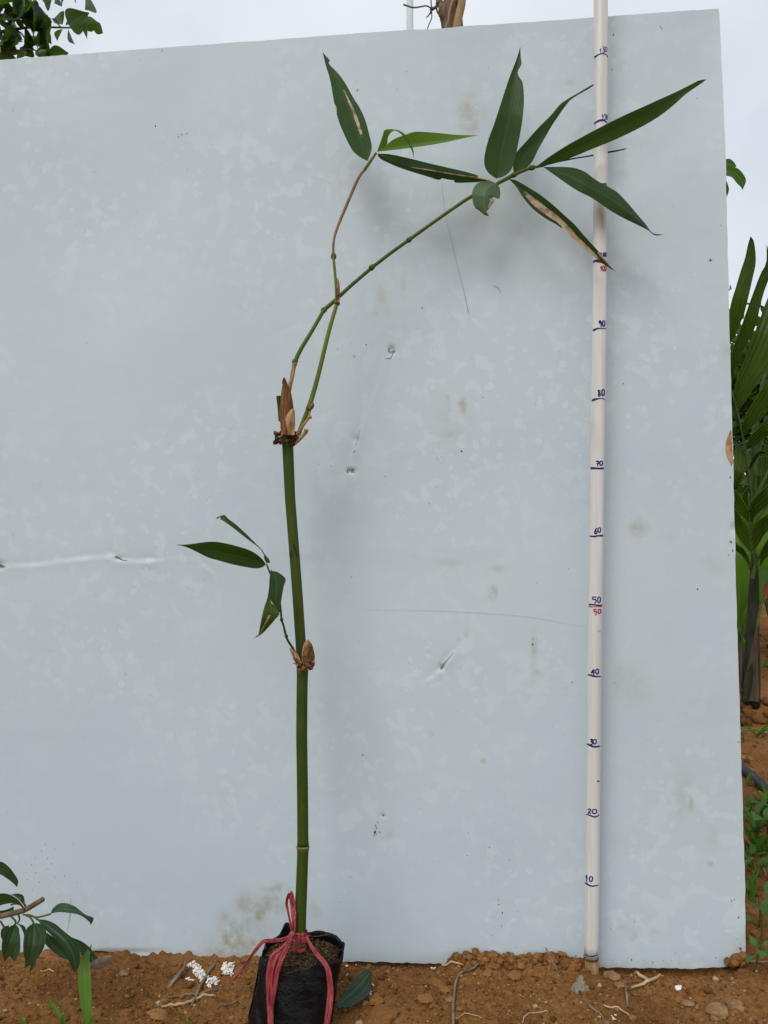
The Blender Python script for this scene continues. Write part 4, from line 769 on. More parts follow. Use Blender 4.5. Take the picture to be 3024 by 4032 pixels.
ribbon('f', [(848, 800), (880, 870), (935, 955), (1000, 1030), (1045, 1110), (1062, 1220), (1068, 1340), (1055, 1470), (1035, 1616), (1030, 1700)], [24, 34, 40, 46, 50, 56, 60, 60, 56, 56], [.99, .976, .962, .955, .95, .948, .946, .942, .938, .935], bvh_bag)
ribbon('f', [(842, 790), (880, 796), (930, 802)], [20, 14, 8], [1.0, 1.01, 1.02])
(kx, ky), = px('f', [(708, 790)]); v, f = rock(P(kx, ky, .978), .0042, ICO3, (.8, 1, 1.5), .35); obj('knot', v, f, M['raffia'], rf)

# ------------------------------------------------------------------ things lying on the soil
def stick(name, z, pts, rpx, mat, label, cat, lift=.0015, group=None, n=14):
    W = np.array([on_ground(*q_) for q_ in px(z, pts)]); W = crom(W, n); W[:, 2] = [gz(a, b_) for a, b_, _ in W]; W[:, 2] = np.maximum(W[:, 2], np.convolve(np.pad(W[:, 2], 2, 'edge'), np.ones(5) / 5, 'valid')) + lift
    r = np.interp(np.linspace(0, 1, n), np.linspace(0, 1, len(rpx)), rpx) / F * 1.03; v, f = tube(W, r, 8); return tag(obj(name, v, f, mat, None, W[0]), label, cat, group)
# fallen leaf propped beside the bag
leaf('fallen_leaf', 'f', [(1116, 1450), (1165, 1370), (1225, 1280), (1300, 1190), (1370, 1125), (1420, 1105), (1450, 1120)], [(1116, 1465), (1190, 1462), (1260, 1452), (1340, 1405), (1400, 1360), (1445, 1290), (1450, 1210), (1450, 1120)], [(1116, 1458), (1190, 1395), (1270, 1320), (1350, 1240), (1420, 1165), (1450, 1120)],
     [1.0, 1.03, 1.055], M['leather_leaf'], None, .006, -.012, 0, loc=on_ground(*px('f', [(1180, 1470)])[0]))
tag(bpy.data.objects['fallen_leaf'], 'dark green fallen leaf lying beside the black bag', 'leaf')
leaf('dry_leaf', 'g', [(1058, 1045), (1090, 970), (1150, 890), (1190, 850), (1212, 790)], [(1080, 1045), (1120, 985), (1180, 910), (1212, 850), (1216, 790)], None, [1.045, 1.07, 1.1], M['dry_stick'], None, -.003, 0, .004, loc=on_ground(*px('g', [(1130, 930)])[0]))
tag(bpy.data.objects['dry_leaf'], 'curled grey brown dry leaf left of the white chips', 'dry leaf')
stick('twig', 'g', [(1252, 1100), (1290, 1035), (1345, 925), (1402, 820)], [4, 6, 6, 5], M['dry_stick'], 'dark twig lying across the white chips', 'twig', .003)
stick('straw', 'g', [(1055, 1110), (1180, 1088), (1300, 1060), (1412, 1038)], [4, 6, 6, 3], M['straw'], 'pale straw stalk lying below the white chips', 'straw')
stick('twig', 'g', [(1095, 1042), (1200, 1030), (1320, 1022), (1425, 1000)], [3, 4, 4, 3], M['dry_stick'], 'thin brown twig just above the pale straw stalk', 'twig')
stick('twig', 'g', [(1420, 1125), (1480, 1100), (1555, 1070)], [3, 3.5, 2], M['dry_stick'], 'short dark twig between the straw stalk and the bag', 'twig')
stick('twig', 'g', [(265, 890), (310, 884), (352, 878)], [2.5, 3, 2], M['straw'], 'small straw bit under the leathery plant', 'straw')
stick('root', 'j', [(893, 1060), (893, 960), (892, 870), (900, 780), (915, 690), (950, 630), (1010, 595), (1085, 568)], [6, 6, 6, 5.5, 5, 5, 4.5, 3], M['dry_stick'], 'long bent brown root on the soil right of the fallen leaf', 'root', .004, n=26)
stick('twig', 'j', [(810, 567), (880, 553), (970, 562)], [3, 4, 2], M['straw'], 'straw lying against the lower board edge near the bent root', 'straw', .004)
stick('root', 'j', [(1395, 980), (1430, 930), (1490, 902), (1560, 910), (1590, 915)], [2, 2.5, 2.5, 2.5, 1.5], M['straw'], 'thin curved pale root left of the pipe foot', 'root')
stick('root', 'j', [(915, 935), (990, 915), (1060, 930), (1100, 950)], [1.6, 2, 2, 1.5], M['straw'], 'fine pale root beside the long bent root', 'root')
stick('straw', 'k', [(665, 600), (720, 640), (800, 688)], [4, 7, 6], M['straw'], 'broad straw blade under the board right of the pipe', 'straw', .004)
stick('straw', 'k', [(665, 748), (740, 715), (820, 680), (905, 660)], [4, 6, 6, 2], M['straw'], 'straw blade crossing below the first blade near the pipe', 'straw', .004)
stick('straw', 'k', [(465, 832), (540, 865), (600, 895), (652, 928)], [3, 4, 4, 2.5], M['straw'], 'bright yellow straw stalk on the soil right of the pipe', 'straw')
stick('twig', 'k', [(360, 862), (410, 905), (470, 965), (490, 990)], [3, 4, 4, 3], M['dry_stick'], 'dark twig lying left of the bright straw stalk', 'twig')
stick('twig', 'k', [(640, 880), (630, 780), (622, 712)], [4, 5, 3], M['dry_stick'], 'grey twig pointing away from the camera right of the pipe', 'twig', .004)
W = np.array([P(*px('k', [(45, 425)])[0], 1.10), P(*px('k', [(90, 515)])[0], 1.09), P(*px('k', [(135, 602)])[0], 1.08)]); v, f = tube(crom(W, 12), np.linspace(.0014, .0008, 12), 8); tag(obj('twig', v, f, M['twig'], None, W[-1]), 'red brown twig propped against the board left of the pipe', 'twig')
for k, (z, x, y, r, mt, lab) in enumerate((('k', 300, 735, .012, 'stone_grey', 'grey stone on the soil below the pipe foot'), ('k', 300, 675, .009, 'stone_grey', 'pale flat stone just behind the grey stone by the pipe'), ('k', 525, 645, .013, 'stone', 'tan stone under the board just right of the pipe'),
        ('k', 590, 705, .009, 'stone', 'small tan stone in front of the straw blades'), ('k', 1010, 745, .005, 'chip', 'small whitish pebble in front of the right board corner'), ('k', 1070, 842, .007, 'stone', 'rounded buff pebble low on the right'), ('k', 1140, 862, .0055, 'stone', 'pale pebble next to the rounded buff pebble'),
        ('k', 1290, 925, .015, 'stone', 'broad orange stone at the bottom right'), ('k', 1430, 860, .014, 'stone', 'broad pale clay slab at the lower right'), ('j', 780, 700, .012, 'clod', 'orange clay lump in the middle of the foreground soil'), ('j', 835, 740, .008, 'clod', 'smaller clay lump touching the orange clay lump'),
        ('j', 870, 805, .006, 'stone', 'yellow pebble left of the long bent root'), ('j', 1135, 615, .009, 'clod', 'big brown clod under the board right of the bent root'), ('j', 1180, 560, .009, 'clod', 'big brown clod touching the board edge'), ('j', 1340, 640, .012, 'clod', 'wide brown clod under the board left of the pipe'),
        ('j', 1510, 610, .013, 'clod', 'largest brown clod heaped left of the pipe'), ('j', 690, 800, .010, 'clod', 'clay lump in front of the orange clay lump'), ('j', 330, 810, .010, 'clod', 'flat clay lump right of the fallen leaf tip'), ('j', 380, 950, .022, 'clod', 'broad flat clay slab below the fallen leaf'),
        ('g', 805, 885, .008, 'stone', 'tan pebble on the soil right of the grass blade'), ('g', 815, 1140, .008, 'clod', 'clay lump at the bottom left below the tan pebble'), ('g', 1030, 1160, .012, 'clod', 'flat brown clod at the bottom below the straw'), ('g', 300, 765, .009, 'clod', 'clod at the foot of the board behind the leathery leaves'),
        ('r4', 620, 920, .016, 'stone', 'buff stone beside the black hose'), ('r4', 790, 1090, .014, 'stone', 'pale stone under the black hose at the right edge'), ('r4', 770, 510, .013, 'stone_grey', 'pale stone near the dark soil step on the right'), ('r4', 720, 1210, .014, 'stone_grey', 'grey stone in front of the black hose'))):
    p_ = on_ground(*px(z, [(x, y)])[0]); v, f = rock(p_ + [0, 0, r * .12], r, ICO3, (1, .8, .36), .36)
    if mt == 'clod':
        o = obj('clay_lump', v, f, M['clod'], None, p_, False, {'tone': np.full(len(v), RNG.uniform(.4, .8))}); tag(o, lab, 'clay lump')
    else: tag(obj('stone', v, f, M[mt], None, p_, mt != 'x'), lab, 'stone')
def chips(z, cx, cy, rx, ry, ang, nch, label):
    mb = MB(); a = math.radians(ang)
    for k in range(nch):
        u_, w_ = RNG.uniform(-1, 1, 2) * RNG.rand()**.3; x = cx + rx * u_ * math.cos(a) - ry * w_ * math.sin(a); y = cy + rx * u_ * math.sin(a) + ry * w_ * math.cos(a)
        p_ = on_ground(*px(z, [(x, y)])[0]); s_ = RNG.uniform(.0009, .0026, 2) * [1, .6]; h_ = .0004; t = RNG.normal(0, .35, 2); th = RNG.rand() * 6.28
        c8 = np.array([[i * s_[0], j_ * s_[1], k_ * h_] for i in (-1, 1) for j_ in (-1, 1) for k_ in (-1, 1)]); R = np.array(Matrix.Rotation(th, 3, 'Z') @ Matrix.Rotation(t[0], 3, 'X') @ Matrix.Rotation(t[1] + .5, 3, 'Y'))
        mb.add(c8 @ R.T + p_ + [0, 0, .0015 + .0025 * RNG.rand()], [[0, 1, 3, 2], [4, 6, 7, 5], [0, 4, 5, 1], [2, 3, 7, 6], [0, 2, 6, 4], [1, 5, 7, 3]])
    o = mb.build('white_chips', M['chip'], None, on_ground(*px(z, [(cx, cy)])[0]), smooth=False); tag(o, label, 'chips', kind='stuff')
chips('g', 1290, 875, 75, 32, 50, 130, 'scatter of white brittle chips behind the dark twig'); chips('g', 1390, 945, 42, 22, 0, 60, 'small heap of white chips in front of the dark twig'); chips('g', 1490, 865, 40, 42, 0, 120, 'round heap of white chips left of the black bag')
chips('g', 1240, 938, 26, 5, 25, 8, 'few loose white chips left of the heap'); chips('j', 750, 577, 15, 6, 0, 6, 'tiny white chips at the foot of the board'); chips('j', 200, 700, 160, 160, 0, 16, 'loose white specks on the soil round the fallen leaf'); chips('k', 540, 935, 15, 9, 0, 6, 'shiny white flakes low on the soil right of the pipe')

# ------------------------------------------------------------------ leathery plant and grass at the lower left
pl = thing('leathery_plant', (-.66, .97, gz(-.66, .97)), 'leathery dark green plant branch reaching in at the lower left corner', 'plant')
LL = M['leather_leaf']
W = np.array([[-.66, .97, 0], [-.63, .972, .03], [-.57, .975, .06], *[P(*q_, .985) for q_ in px('g', [(-60, 540), (0, 512), (80, 492), (160, 470), (230, 430), (282, 398)])]])
v, f = tube(crom(W, 40), np.linspace(.0044, .0032, 40), 10); stm = obj('stem', v, f, M['bark'], pl)
def pet(pts, d): v, f = tube(crom(np.array([P(*q_, d) for q_ in px('g', pts)]), 10), .0011, 6); obj('leaf_stalk', v, f, M['branch'], pl)
for pts, d in (([(150, 500), (200, 505), (240, 518), (330, 496)], .98), ([(180, 500), (215, 510), (250, 535)], .975), ([(170, 505), (200, 520), (220, 556)], .972), ([(60, 500), (100, 540), (100, 562)], .975), ([(160, 470), (140, 440), (110, 428), (70, 435)], .982), ([(120, 500), (128, 530), (112, 560)], .98), ([(170, 470), (165, 440), (150, 425)], .99), ([(0, 540), (20, 570), (35, 600)], .985)): pet(pts, d)
for A, B, Mi, d, fo, ti in (
    ([(-80, 160), (0, 153), (50, 180), (90, 228), (119, 280), (111, 320)], [(-80, 215), (0, 238), (40, 260), (80, 290), (111, 320)], None, [.97, .965, .97], .003, .004),
    ([(150, 440), (110, 395), (50, 365), (-10, 362), (-80, 375)], [(150, 440), (90, 425), (30, 432), (-20, 447), (-80, 450)], None, [.98, .975], .004, .006),
    ([(165, 455), (160, 400), (148, 372), (112, 362), (70, 370)], [(165, 455), (140, 420), (115, 395), (95, 380), (70, 370)], None, [.992, .995], .002, 0),
    ([(90, 445), (60, 460), (30, 470), (-40, 480)], [(90, 470), (50, 490), (10, 490), (-40, 485)], None, [.99, .99], .002, 0),
    ([(330, 495), (345, 460), (385, 428), (430, 424), (480, 440), (520, 470), (560, 500), (600, 514), (613, 525), (595, 568)], [(330, 495), (380, 484), (450, 489), (510, 499), (550, 520), (580, 545), (595, 568)], [(330, 495), (390, 466), (460, 468), (530, 490), (580, 520), (595, 568)], [.98, .97, .975], -.002, -.006),
    ([(248, 530), (300, 535), (360, 560), (420, 610), (480, 660), (515, 720), (525, 780), (515, 840), (490, 882)], [(245, 535), (290, 590), (340, 640), (390, 690), (430, 750), (455, 820), (475, 860), (490, 882)], [(247, 533), (300, 570), (370, 625), (430, 680), (475, 760), (490, 830), (490, 882)], [.972, .962, .965], .004, -.004),
    ([(218, 555), (175, 590), (155, 650), (152, 740), (163, 800), (165, 852)], [(222, 555), (270, 563), (300, 600), (300, 660), (280, 730), (230, 800), (165, 852)], [(220, 555), (222, 620), (218, 700), (200, 780), (165, 852)], [.97, .962, .968], .004, .004),
    ([(98, 560), (50, 590), (20, 650), (10, 720), (20, 780), (30, 806)], [(102, 560), (126, 600), (115, 680), (80, 750), (30, 806)], [(100, 560), (80, 640), (55, 720), (30, 806)], [.972, .964, .968], .004, .003),
    ([(30, 575), (8, 600), (5, 640), (15, 665)], [(60, 570), (55, 600), (40, 630), (15, 665)], None, [.99, .99], .002, 0),
    ([(112, 600), (75, 690), (62, 760), (95, 808)], [(128, 620), (133, 680), (128, 750), (95, 808)], None, [.985, .985], .003, 0),
    ([(295, 615), (290, 680), (345, 740), (400, 780), (445, 797)], [(310, 620), (370, 665), (420, 720), (455, 780), (445, 797)], None, [.985, .98], .003, 0),
    ([(470, 648), (535, 675), (590, 720), (640, 785)], [(470, 650), (510, 720), (540, 775), (590, 812), (640, 785)], None, [.99, .985], .003, 0),
    ([(205, 800), (198, 840), (192, 882)], [(240, 795), (225, 840), (192, 882)], None, [.98, .98], .002, 0),
    ([(105, 558), (130, 575), (150, 610), (160, 650)], [(108, 560), (140, 565), (168, 590), (160, 650)], None, [.99, .985], .002, 0)):
    leaf('leaf', 'g', A, B, Mi, d, LL, pl, fo, ti, n=26, m=5)
# leaf litter below it
leaf('dry_leaf', 'g', [(590, 810), (640, 780), (700, 765), (735, 770)], [(600, 850), (640, 860), (690, 835), (720, 800), (735, 770)], None, [1.05, 1.08], M['dry_stick'], None, -.002, 0, 0, n=16, loc=on_ground(*px('g', [(650, 845)])[0]))
tag(bpy.data.objects['dry_leaf.001'], 'flat grey brown dry leaf at the foot of the board beside the grass blade', 'dry leaf')
def grass(zs, label, z='g', d0=None):
    first = px(z, [zs[0][0][0]])[0]; base = P(*first, zs[0][2][0]); base[2] = gz(base[0], base[1])
    t = thing('grass_tuft', base, label, 'grass')
    for A, B, d in zs:
        leaf('blade', z, A, B, None, d, M['grass'], t, .0015, .001, n=24, m=3)
grass([([(570, 1330), (553, 1214), (525, 1080), (510, 950), (512, 880), (530, 800), (560, 740), (602, 690)], [(580, 1330), (592, 1214), (598, 1050), (595, 950), (588, 850), (585, 780), (594, 730), (602, 690)], [.97, .968, .972, .99]), ([(572, 1330), (590, 1190), (615, 1160), (642, 1142)], [(580, 1330), (605, 1195), (628, 1170), (642, 1142)], [.97, .965]), ([(566, 1330), (545, 1220), (520, 1190), (512, 1175)], [(572, 1330), (556, 1225), (530, 1195), (512, 1175)], [.97, .965])], 'tall bright green grass blade at the lower left')
grass([([(420, 1330), (385, 1190), (340, 1110), (306, 1036)], [(430, 1330), (412, 1190), (372, 1100), (306, 1036)], [.968, .96, .965]), ([(425, 1330), (402, 1200), (410, 1160), (435, 1150)], [(432, 1330), (425, 1200), (440, 1175), (435, 1150)], [.968, .96])], 'short pointed grass blade left of the tall blade')
grass([([(190, 1330), (140, 1200), (108, 1148)], [(205, 1330), (160, 1190), (108, 1148)], [.966, .962])], 'small grass tip at the bottom edge far left')
grass([([(1225, 1330), (1210, 1210), (1186, 1142)], [(1232, 1330), (1225, 1205), (1186, 1142)], [.968, .965])], 'tiny grass shoot in front of the straw stalk')

# ------------------------------------------------------------------ generic shared leaf meshes for plants farther off
def unit_leaf(name, mat, prof, fold=.12, droop=.12, n=9, m=3, tipk=1.0):
    V = []; col = []; ss = np.linspace(-1, 1, 2*m+1)
    for i in range(n):
        t = i / (n - 1); wd = np.interp(t, np.linspace(0, 1, len(prof)), prof)
        for s_ in ss: V.append((wd * s_, t, fold * wd * abs(s_) - droop * t * t)); col.append((0, abs(s_), t, (s_ + 1) / 2))
    k = len(ss); me = bpy.data.meshes.new(name); me.from_pydata(V, [], [[i*k+q_, i*k+q_+1, (i+1)*k+q_+1, (i+1)*k+q_] for i in range(n-1) for q_ in range(k-1)])
    a = me.attributes.new('leaf', 'FLOAT_COLOR', 'POINT'); a.data.foreach_set('color', np.array(col, np.float32).ravel())
    me.polygons.foreach_set('use_smooth', [True] * len(me.polygons)); me.materials.append(mat); return me
UL = {k: [unit_leaf('leaf', M[mt], pr, fo, dr) for fo, dr in ((.5, .10), (.3, .25), (.7, .02))] for k, mt, pr in (
    ('tree', 'tree_leaf', [.01, .17, .24, .25, .22, .15, .07, .005]), ('weed', 'weed', [.03, .28, .36, .35, .28, .17, .01]), ('broad', 'broad_leaf', [.01, .09, .14, .16, .16, .14, .10, .05, .003]), ('round', 'weed', [.12, .42, .50, .46, .30, .02]))}
def put_leaf(kind, base, tip, parent, roll=None, wscale=1.0, name='leaf'):
    base = np.asarray(base, float); tip = np.asarray(tip, float); y = tip - base; Ln = np.linalg.norm(y); y /= Ln
    up = np.array([0, 0, 1.]) if abs(y[2]) < .95 else np.array([0, -1., 0]); x = np.cross(y, up); x /= np.linalg.norm(x); z = np.cross(x, y)
    r = roll if roll is not None else RNG.normal(0, .7); x2 = x * math.cos(r) + z * math.sin(r); z2 = np.cross(x2, y)
    o = bpy.data.objects.new(name, UL[kind][RNG.randint(3)]); C.objects.link(o); o.parent = parent
    Mx = Matrix(((x2[0]*Ln*wscale, y[0]*Ln, z2[0]*Ln, 0), (x2[1]*Ln*wscale, y[1]*Ln, z2[1]*Ln, 0), (x2[2]*Ln*wscale, y[2]*Ln, z2[2]*Ln, 0), (0, 0, 0, 1)))
    Mx.translation = Vector(base - ORG[parent]); o.matrix_local = Mx; return o
def leaf_cloud(mb_v, mb_f, mb_c, base, tip, wd, roll):
    base = np.asarray(base); y = np.asarray(tip) - base; Ln = np.linalg.norm(y); y = y / Ln
    x = np.cross(y, [0, 0, 1.]) + 1e-4; x /= np.linalg.norm(x); z = np.cross(x, y); x2 = x * math.cos(roll) + z * math.sin(roll); z2 = np.cross(x2, y); n0 = len(mb_v)
    for (s_, t) in ((0, 0), (-.8, .3), (0, .33), (.8, .3), (-.85, .62), (0, .66), (.85, .62), (0, 1)):
        mb_v.append(base + x2 * wd * s_ * Ln + y * t * Ln + z2 * Ln * (.12 * abs(s_) - .15 * t * t)); mb_c.append((0, min(abs(s_), 1), t, 1))
    for r in ([0, 2, 1], [0, 3, 2], [1, 2, 5, 4], [2, 3, 6, 5], [4, 5, 7], [5, 6, 7]): mb_f.append([n0 + q_ for q_ in r])
def crown(name, centre, rad, nl, ll, mat, parent, wd=.24, shell=.55, clumps=28):
    v, f, c = [], [], []; cen = []
    for k in range(clumps):
        d = RNG.normal(0, 1, 3); d /= np.linalg.norm(d); cen.append(np.asarray(centre) + d * np.asarray(rad) * (shell + (1 - shell) * RNG.rand()))
    for k in range(nl):
        c0 = cen[RNG.randint(clumps)]; b_ = c0 + RNG.normal(0, .17, 3) * np.asarray(rad); d = b_ - np.asarray(centre); d = d / (np.linalg.norm(d) + 1e-6) + RNG.normal(0, .55, 3) + [0, 0, -.35]; d /= np.linalg.norm(d)
        leaf_cloud(v, f, c, b_, b_ + d * ll * RNG.uniform(.7, 1.3), wd, RNG.normal(0, .8))
    return obj(name, np.array(v), f, mat, parent, None, True, {'leaf': np.array(c)})

# ------------------------------------------------------------------ tree showing over the board at the upper left
DT = 4.3; tb = np.array([-2.55, 4.45, 0.0]); tb[2] = gz(tb[0], tb[1])
tr_ = thing('broadleaf_tree', tb, 'broadleaf tree with glossy drooping leaves showing above the upper left of the board', 'tree')
v, f = tube(crom(np.array([tb, tb + [.08, -.03, 1.2], tb + [.02, 0, 2.3], tb + [.15, 0, 3.3], tb + [.1, .05, 4.3]]), 30), np.linspace(.06, .018, 30), 12); obj('trunk', v, f, M['bark'], tr_)
def limb(pts, r0, r1, parent, mat, name='branch', n=16): v, f = tube(crom(np.array(pts), n), np.linspace(r0, r1, n), 7); return obj(name, v, f, mat, parent)
q_ = lambda x, y, d=DT: P(*px('a', [(x, y)])[0], d)
limb([tb + [.03, 0, 2.2], q_(-260, 330), q_(-80, 240), q_(60, 195), q_(200, 178), q_(350, 178), q_(500, 180), q_(600, 152)], .022, .003, tr_, M['bark'])
limb([tb + [.03, 0, 2.2], q_(-200, 420), q_(0, 360), q_(150, 320), q_(300, 340)], .018, .003, tr_, M['bark']); limb([q_(-80, 240), q_(20, 120), q_(120, 60), q_(180, -40)], .010, .003, tr_, M['bark'])
limb([q_(60, 195), q_(130, 210), q_(180, 270), q_(250, 300)], .006, .002, tr_, M['bark']); limb([tb + [.14, 0, 3.2], q_(100, -120), q_(350, -40), q_(600, -20)], .012, .003, tr_, M['bark'])
for x0, y0, x1, y1 in ((410, 160, 388, 78), (450, 165, 540, 100), (445, 160, 450, 85), (445, 192, 458, 284), (530, 180, 572, 256), (535, 160, 650, 150), (600, 160, 680, 218), (390, 175, 335, 120), (410, 190, 372, 266), (255, 150, 372, 312), (300, 205, 332, 288), (200, 190, 252, 265), (130, 125, 60, 60), (30, 188, 142, 258), (150, 120, 205, 20), (200, 100, 268, 40),
                       (20, 105, 132, 95), (40, 62, 0, 8), (90, 45, 150, 5), (100, 130, 162, 192), (60, 200, 112, 255), (55, 250, 18, 264), (120, 290, 42, 310), (150, 305, 215, 285), (165, 335, 105, 372), (240, 330, 345, 352), (315, 355, 452, 346), (70, 345, 12, 388), (225, 268, 332, 322), (180, 245, 222, 335), (270, 300, 250, 362), (125, 335, 55, 345),
                       (0, 118, 25, 185), (-5, 60, 35, 125), (95, 60, 55, 115), (365, -40, 358, 22), (395, -40, 418, 26), (490, -40, 497, 24), (570, -40, 610, 42), (290, 20, 335, 2), (250, 60, 275, 100), (60, 20, 25, 50), (110, 90, 175, 105), (170, 130, 255, 175), (175, 60, 235, 75), (20, 140, 70, 175), (160, 225, 200, 285), (20, 215, 60, 300), (320, 120, 285, 165), (220, 110, 320, 140), (70, 95, 110, 160),
                       (20, 300, 100, 300), (10, 330, 60, 290), (130, 310, 190, 355), (200, 310, 160, 365), (-30, 20, 60, 40), (0, -20, 80, 10), (110, -20, 170, 40), (150, 20, 130, 85), (210, 30, 170, 85), (240, 10, 215, 60), (250, 350, 310, 330), (-20, 240, 40, 235), (-20, 380, 40, 350), (90, 180, 30, 150), (150, 150, 230, 130)):
    put_leaf('tree', q_(x0, y0, DT + RNG.uniform(-.12, .12)), q_(x1, y1, DT + RNG.uniform(-.10, .10)), tr_, RNG.normal(1.25, .4), 1.45)
crown('crown', tb + [-.35, .1, 3.5], (.75, .8, .75), 1500, .10, M['tree_leaf'], tr_, .3)['kind'] = 'stuff'

# ------------------------------------------------------------------ stake behind the board, vines, metal pole
sp_ = px('s', [(1010, -900), (1002, -300), (1000, 0), (985, 140), (972, 280)])
W = [P(x, y, 1.198) for x, y in sp_]; W += [np.array([.165, 1.215, .9]), np.array([.155, 1.24, .4]), np.array([.15, 1.26, -.03])]; W = np.array(W[::-1])
stk = thing('tree_stem', W[0], 'bare brown tree stem standing right behind the top edge of the board', 'tree stem')
Wc = crom(W, 60); v, f = tube(Wc, np.linspace(.019, .0165, 60), 20); v = v + (np.array([fbm(p_[:1] * 60 + p_[1] * 60, p_[2:3] * 14, 3)[0] for p_ in v]) - .5)[:, None] * np.array([.006, .004, 0]); obj('stem', v, f, M['bark'], stk)
rbw = np.array([P(*px('s', [(x, y)])[0], 1.183) for x, y in ((1060, -300), (1068, 0), (1045, 130), (1015, 280), (1005, 500))]); v, f = tube(crom(rbw, 24), [.0065] * 24, 10); obj('bark_strip', v, f, M['bark_light'], stk)
kb = P(*px('s', [(875, 110)])[0], 1.19); v, f = rock(kb, .011, ICO3, (.8, .8, 1.5), .3); obj('bark_knob', v, f, M['bark'], stk)
v, f = tube(crom(np.array([P(*px('s', [q2])[0], 1.176) for q2 in ((1000, -40), (965, 40), (945, 110), (935, 200), (905, 280), (900, 330))]), 24), .0016, 7); obj('creeper', v, f, M['bark_light'], stk)
vn_ = thing('climbing_vine', P(*px('s', [(885, 300)])[0], 1.2), 'thin dark vine tendrils hanging beside the bare tree stem', 'vine')
for pts, r in (([(480, 45), (575, 75), (650, 68), (710, 58), (745, 75), (765, 92)], .0013), ([(757, -60), (760, 40), (764, 100), (765, 180), (745, 230), (722, 292), (715, 340)], .0010), ([(765, 92), (800, 75), (830, 40), (850, 0), (870, -60)], .0024), ([(830, 45), (815, 80), (822, 120), (845, 150), (915, 215), (930, 260)], .0015), ([(845, 150), (862, 210), (875, 290), (880, 340)], .0011), ([(750, 130), (730, 160), (711, 175)], .0011), ([(765, 95), (752, 135)], .0018), ([(840, 20), (862, 60), (895, 85)], .0012), ([(800, -30), (830, 30)], .0018), ([(838, -60), (842, 20)], .0012), ([(845, 150), (838, 166)], .0012)):
    v, f = tube(crom(np.array([P(*q2, 1.19) for q2 in px('s', pts)]), 26), np.linspace(r, r * .8, 26), 7); obj('tendril', v, f, M['bark'], vn_)
for x, y, r in ((762, 88, .0032), (838, 35, .0045), (848, 20, .0035), (830, 50, .003)): v, f = rock(P(*px('s', [(x, y)])[0], 1.19), r, ICO2, (1, 1, 1), .5); obj('vine_knot', v, f, M['bark'], vn_)
a = P(1614, 60, 6.0); pz = gz(a[0], 6.0); V, Fc = tube(np.array([[a[0], 6, pz - .05], [a[0], 6, 2], [a[0], 6, 5.2]]), .027, 20)
pole = thing('metal_pole', (a[0], 6, pz), 'slim pale grey metal pole rising behind the board left of the bare stem', 'pole'); obj('shaft', V, Fc, M['metal'], pole); obj('cap', *tube(np.array([[a[0], 6, 5.2], [a[0], 6, 5.23]]), [.031, .029], 20), M['metal'], pole)
obj('base_collar', *tube(np.array([[a[0], 6, pz - .04], [a[0], 6, pz + .05]]), [.05, .04], 20), M['metal'], pole)

# ------------------------------------------------------------------ sapling whose leaf shows at the right board edge
sb = np.array([.86, 2.3, gz(.86, 2.3)]); sap = thing('sapling', sb, 'slender sapling mostly hidden behind the right board edge with one leaf showing', 'sapling')
v, f = tube(crom(np.array([sb, sb + [.02, 0, .7], sb + [-.02, .02, 1.3], sb + [.04, .02, 1.85]]), 30), np.linspace(.011, .004, 30), 8); obj('stem', v, f, M['bark'], sap)
qr = lambda x, y, d=2.3: P(*px('r1', [(x, y)])[0], d)
limb([sb + [0, .02, 1.45], qr(100, 60), qr(300, 130), qr(390, 190)], .004, .002, sap, M['bark'])
leaf('leaf', 'r1', [(330, 250), (390, 258), (440, 275), (490, 335), (535, 380), (553, 412)], [(330, 120), (420, 145), (505, 178), (560, 235), (590, 310), (553, 412)], None, [2.3, 2.27, 2.25], M['weed'], sap, .02, 0, wav=.004); leaf('leaf', 'r1', [(340, 150), (380, 155), (430, 155), (470, 165)], [(330, 90), (400, 68), (450, 95), (488, 150)], None, [2.32, 2.3], M['weed'], sap, .01)
leaf('leaf', 'r1', [(350, 300), (370, 420), (382, 485)], [(380, 310), (405, 400), (382, 490)], None, [2.3, 2.28], M['tree_leaf'], sap, .01)
for k in range(34):
    h_ = RNG.uniform(.75, 1.85); b_ = sb + [RNG.normal(0, .02), RNG.normal(0, .03), h_]; an = RNG.uniform(0, 6.28); e = b_ + np.array([-abs(math.cos(an)) * .16, math.sin(an) * .16, -.03]); limb([b_, (b_ + e) / 2 + [0, 0, .02], e], .002, .001, sap, M['bark'], 'twig', 6); put_leaf('tree', e, e + (e - b_) * .75 + [0, 0, -.05], sap, None, 1.4)

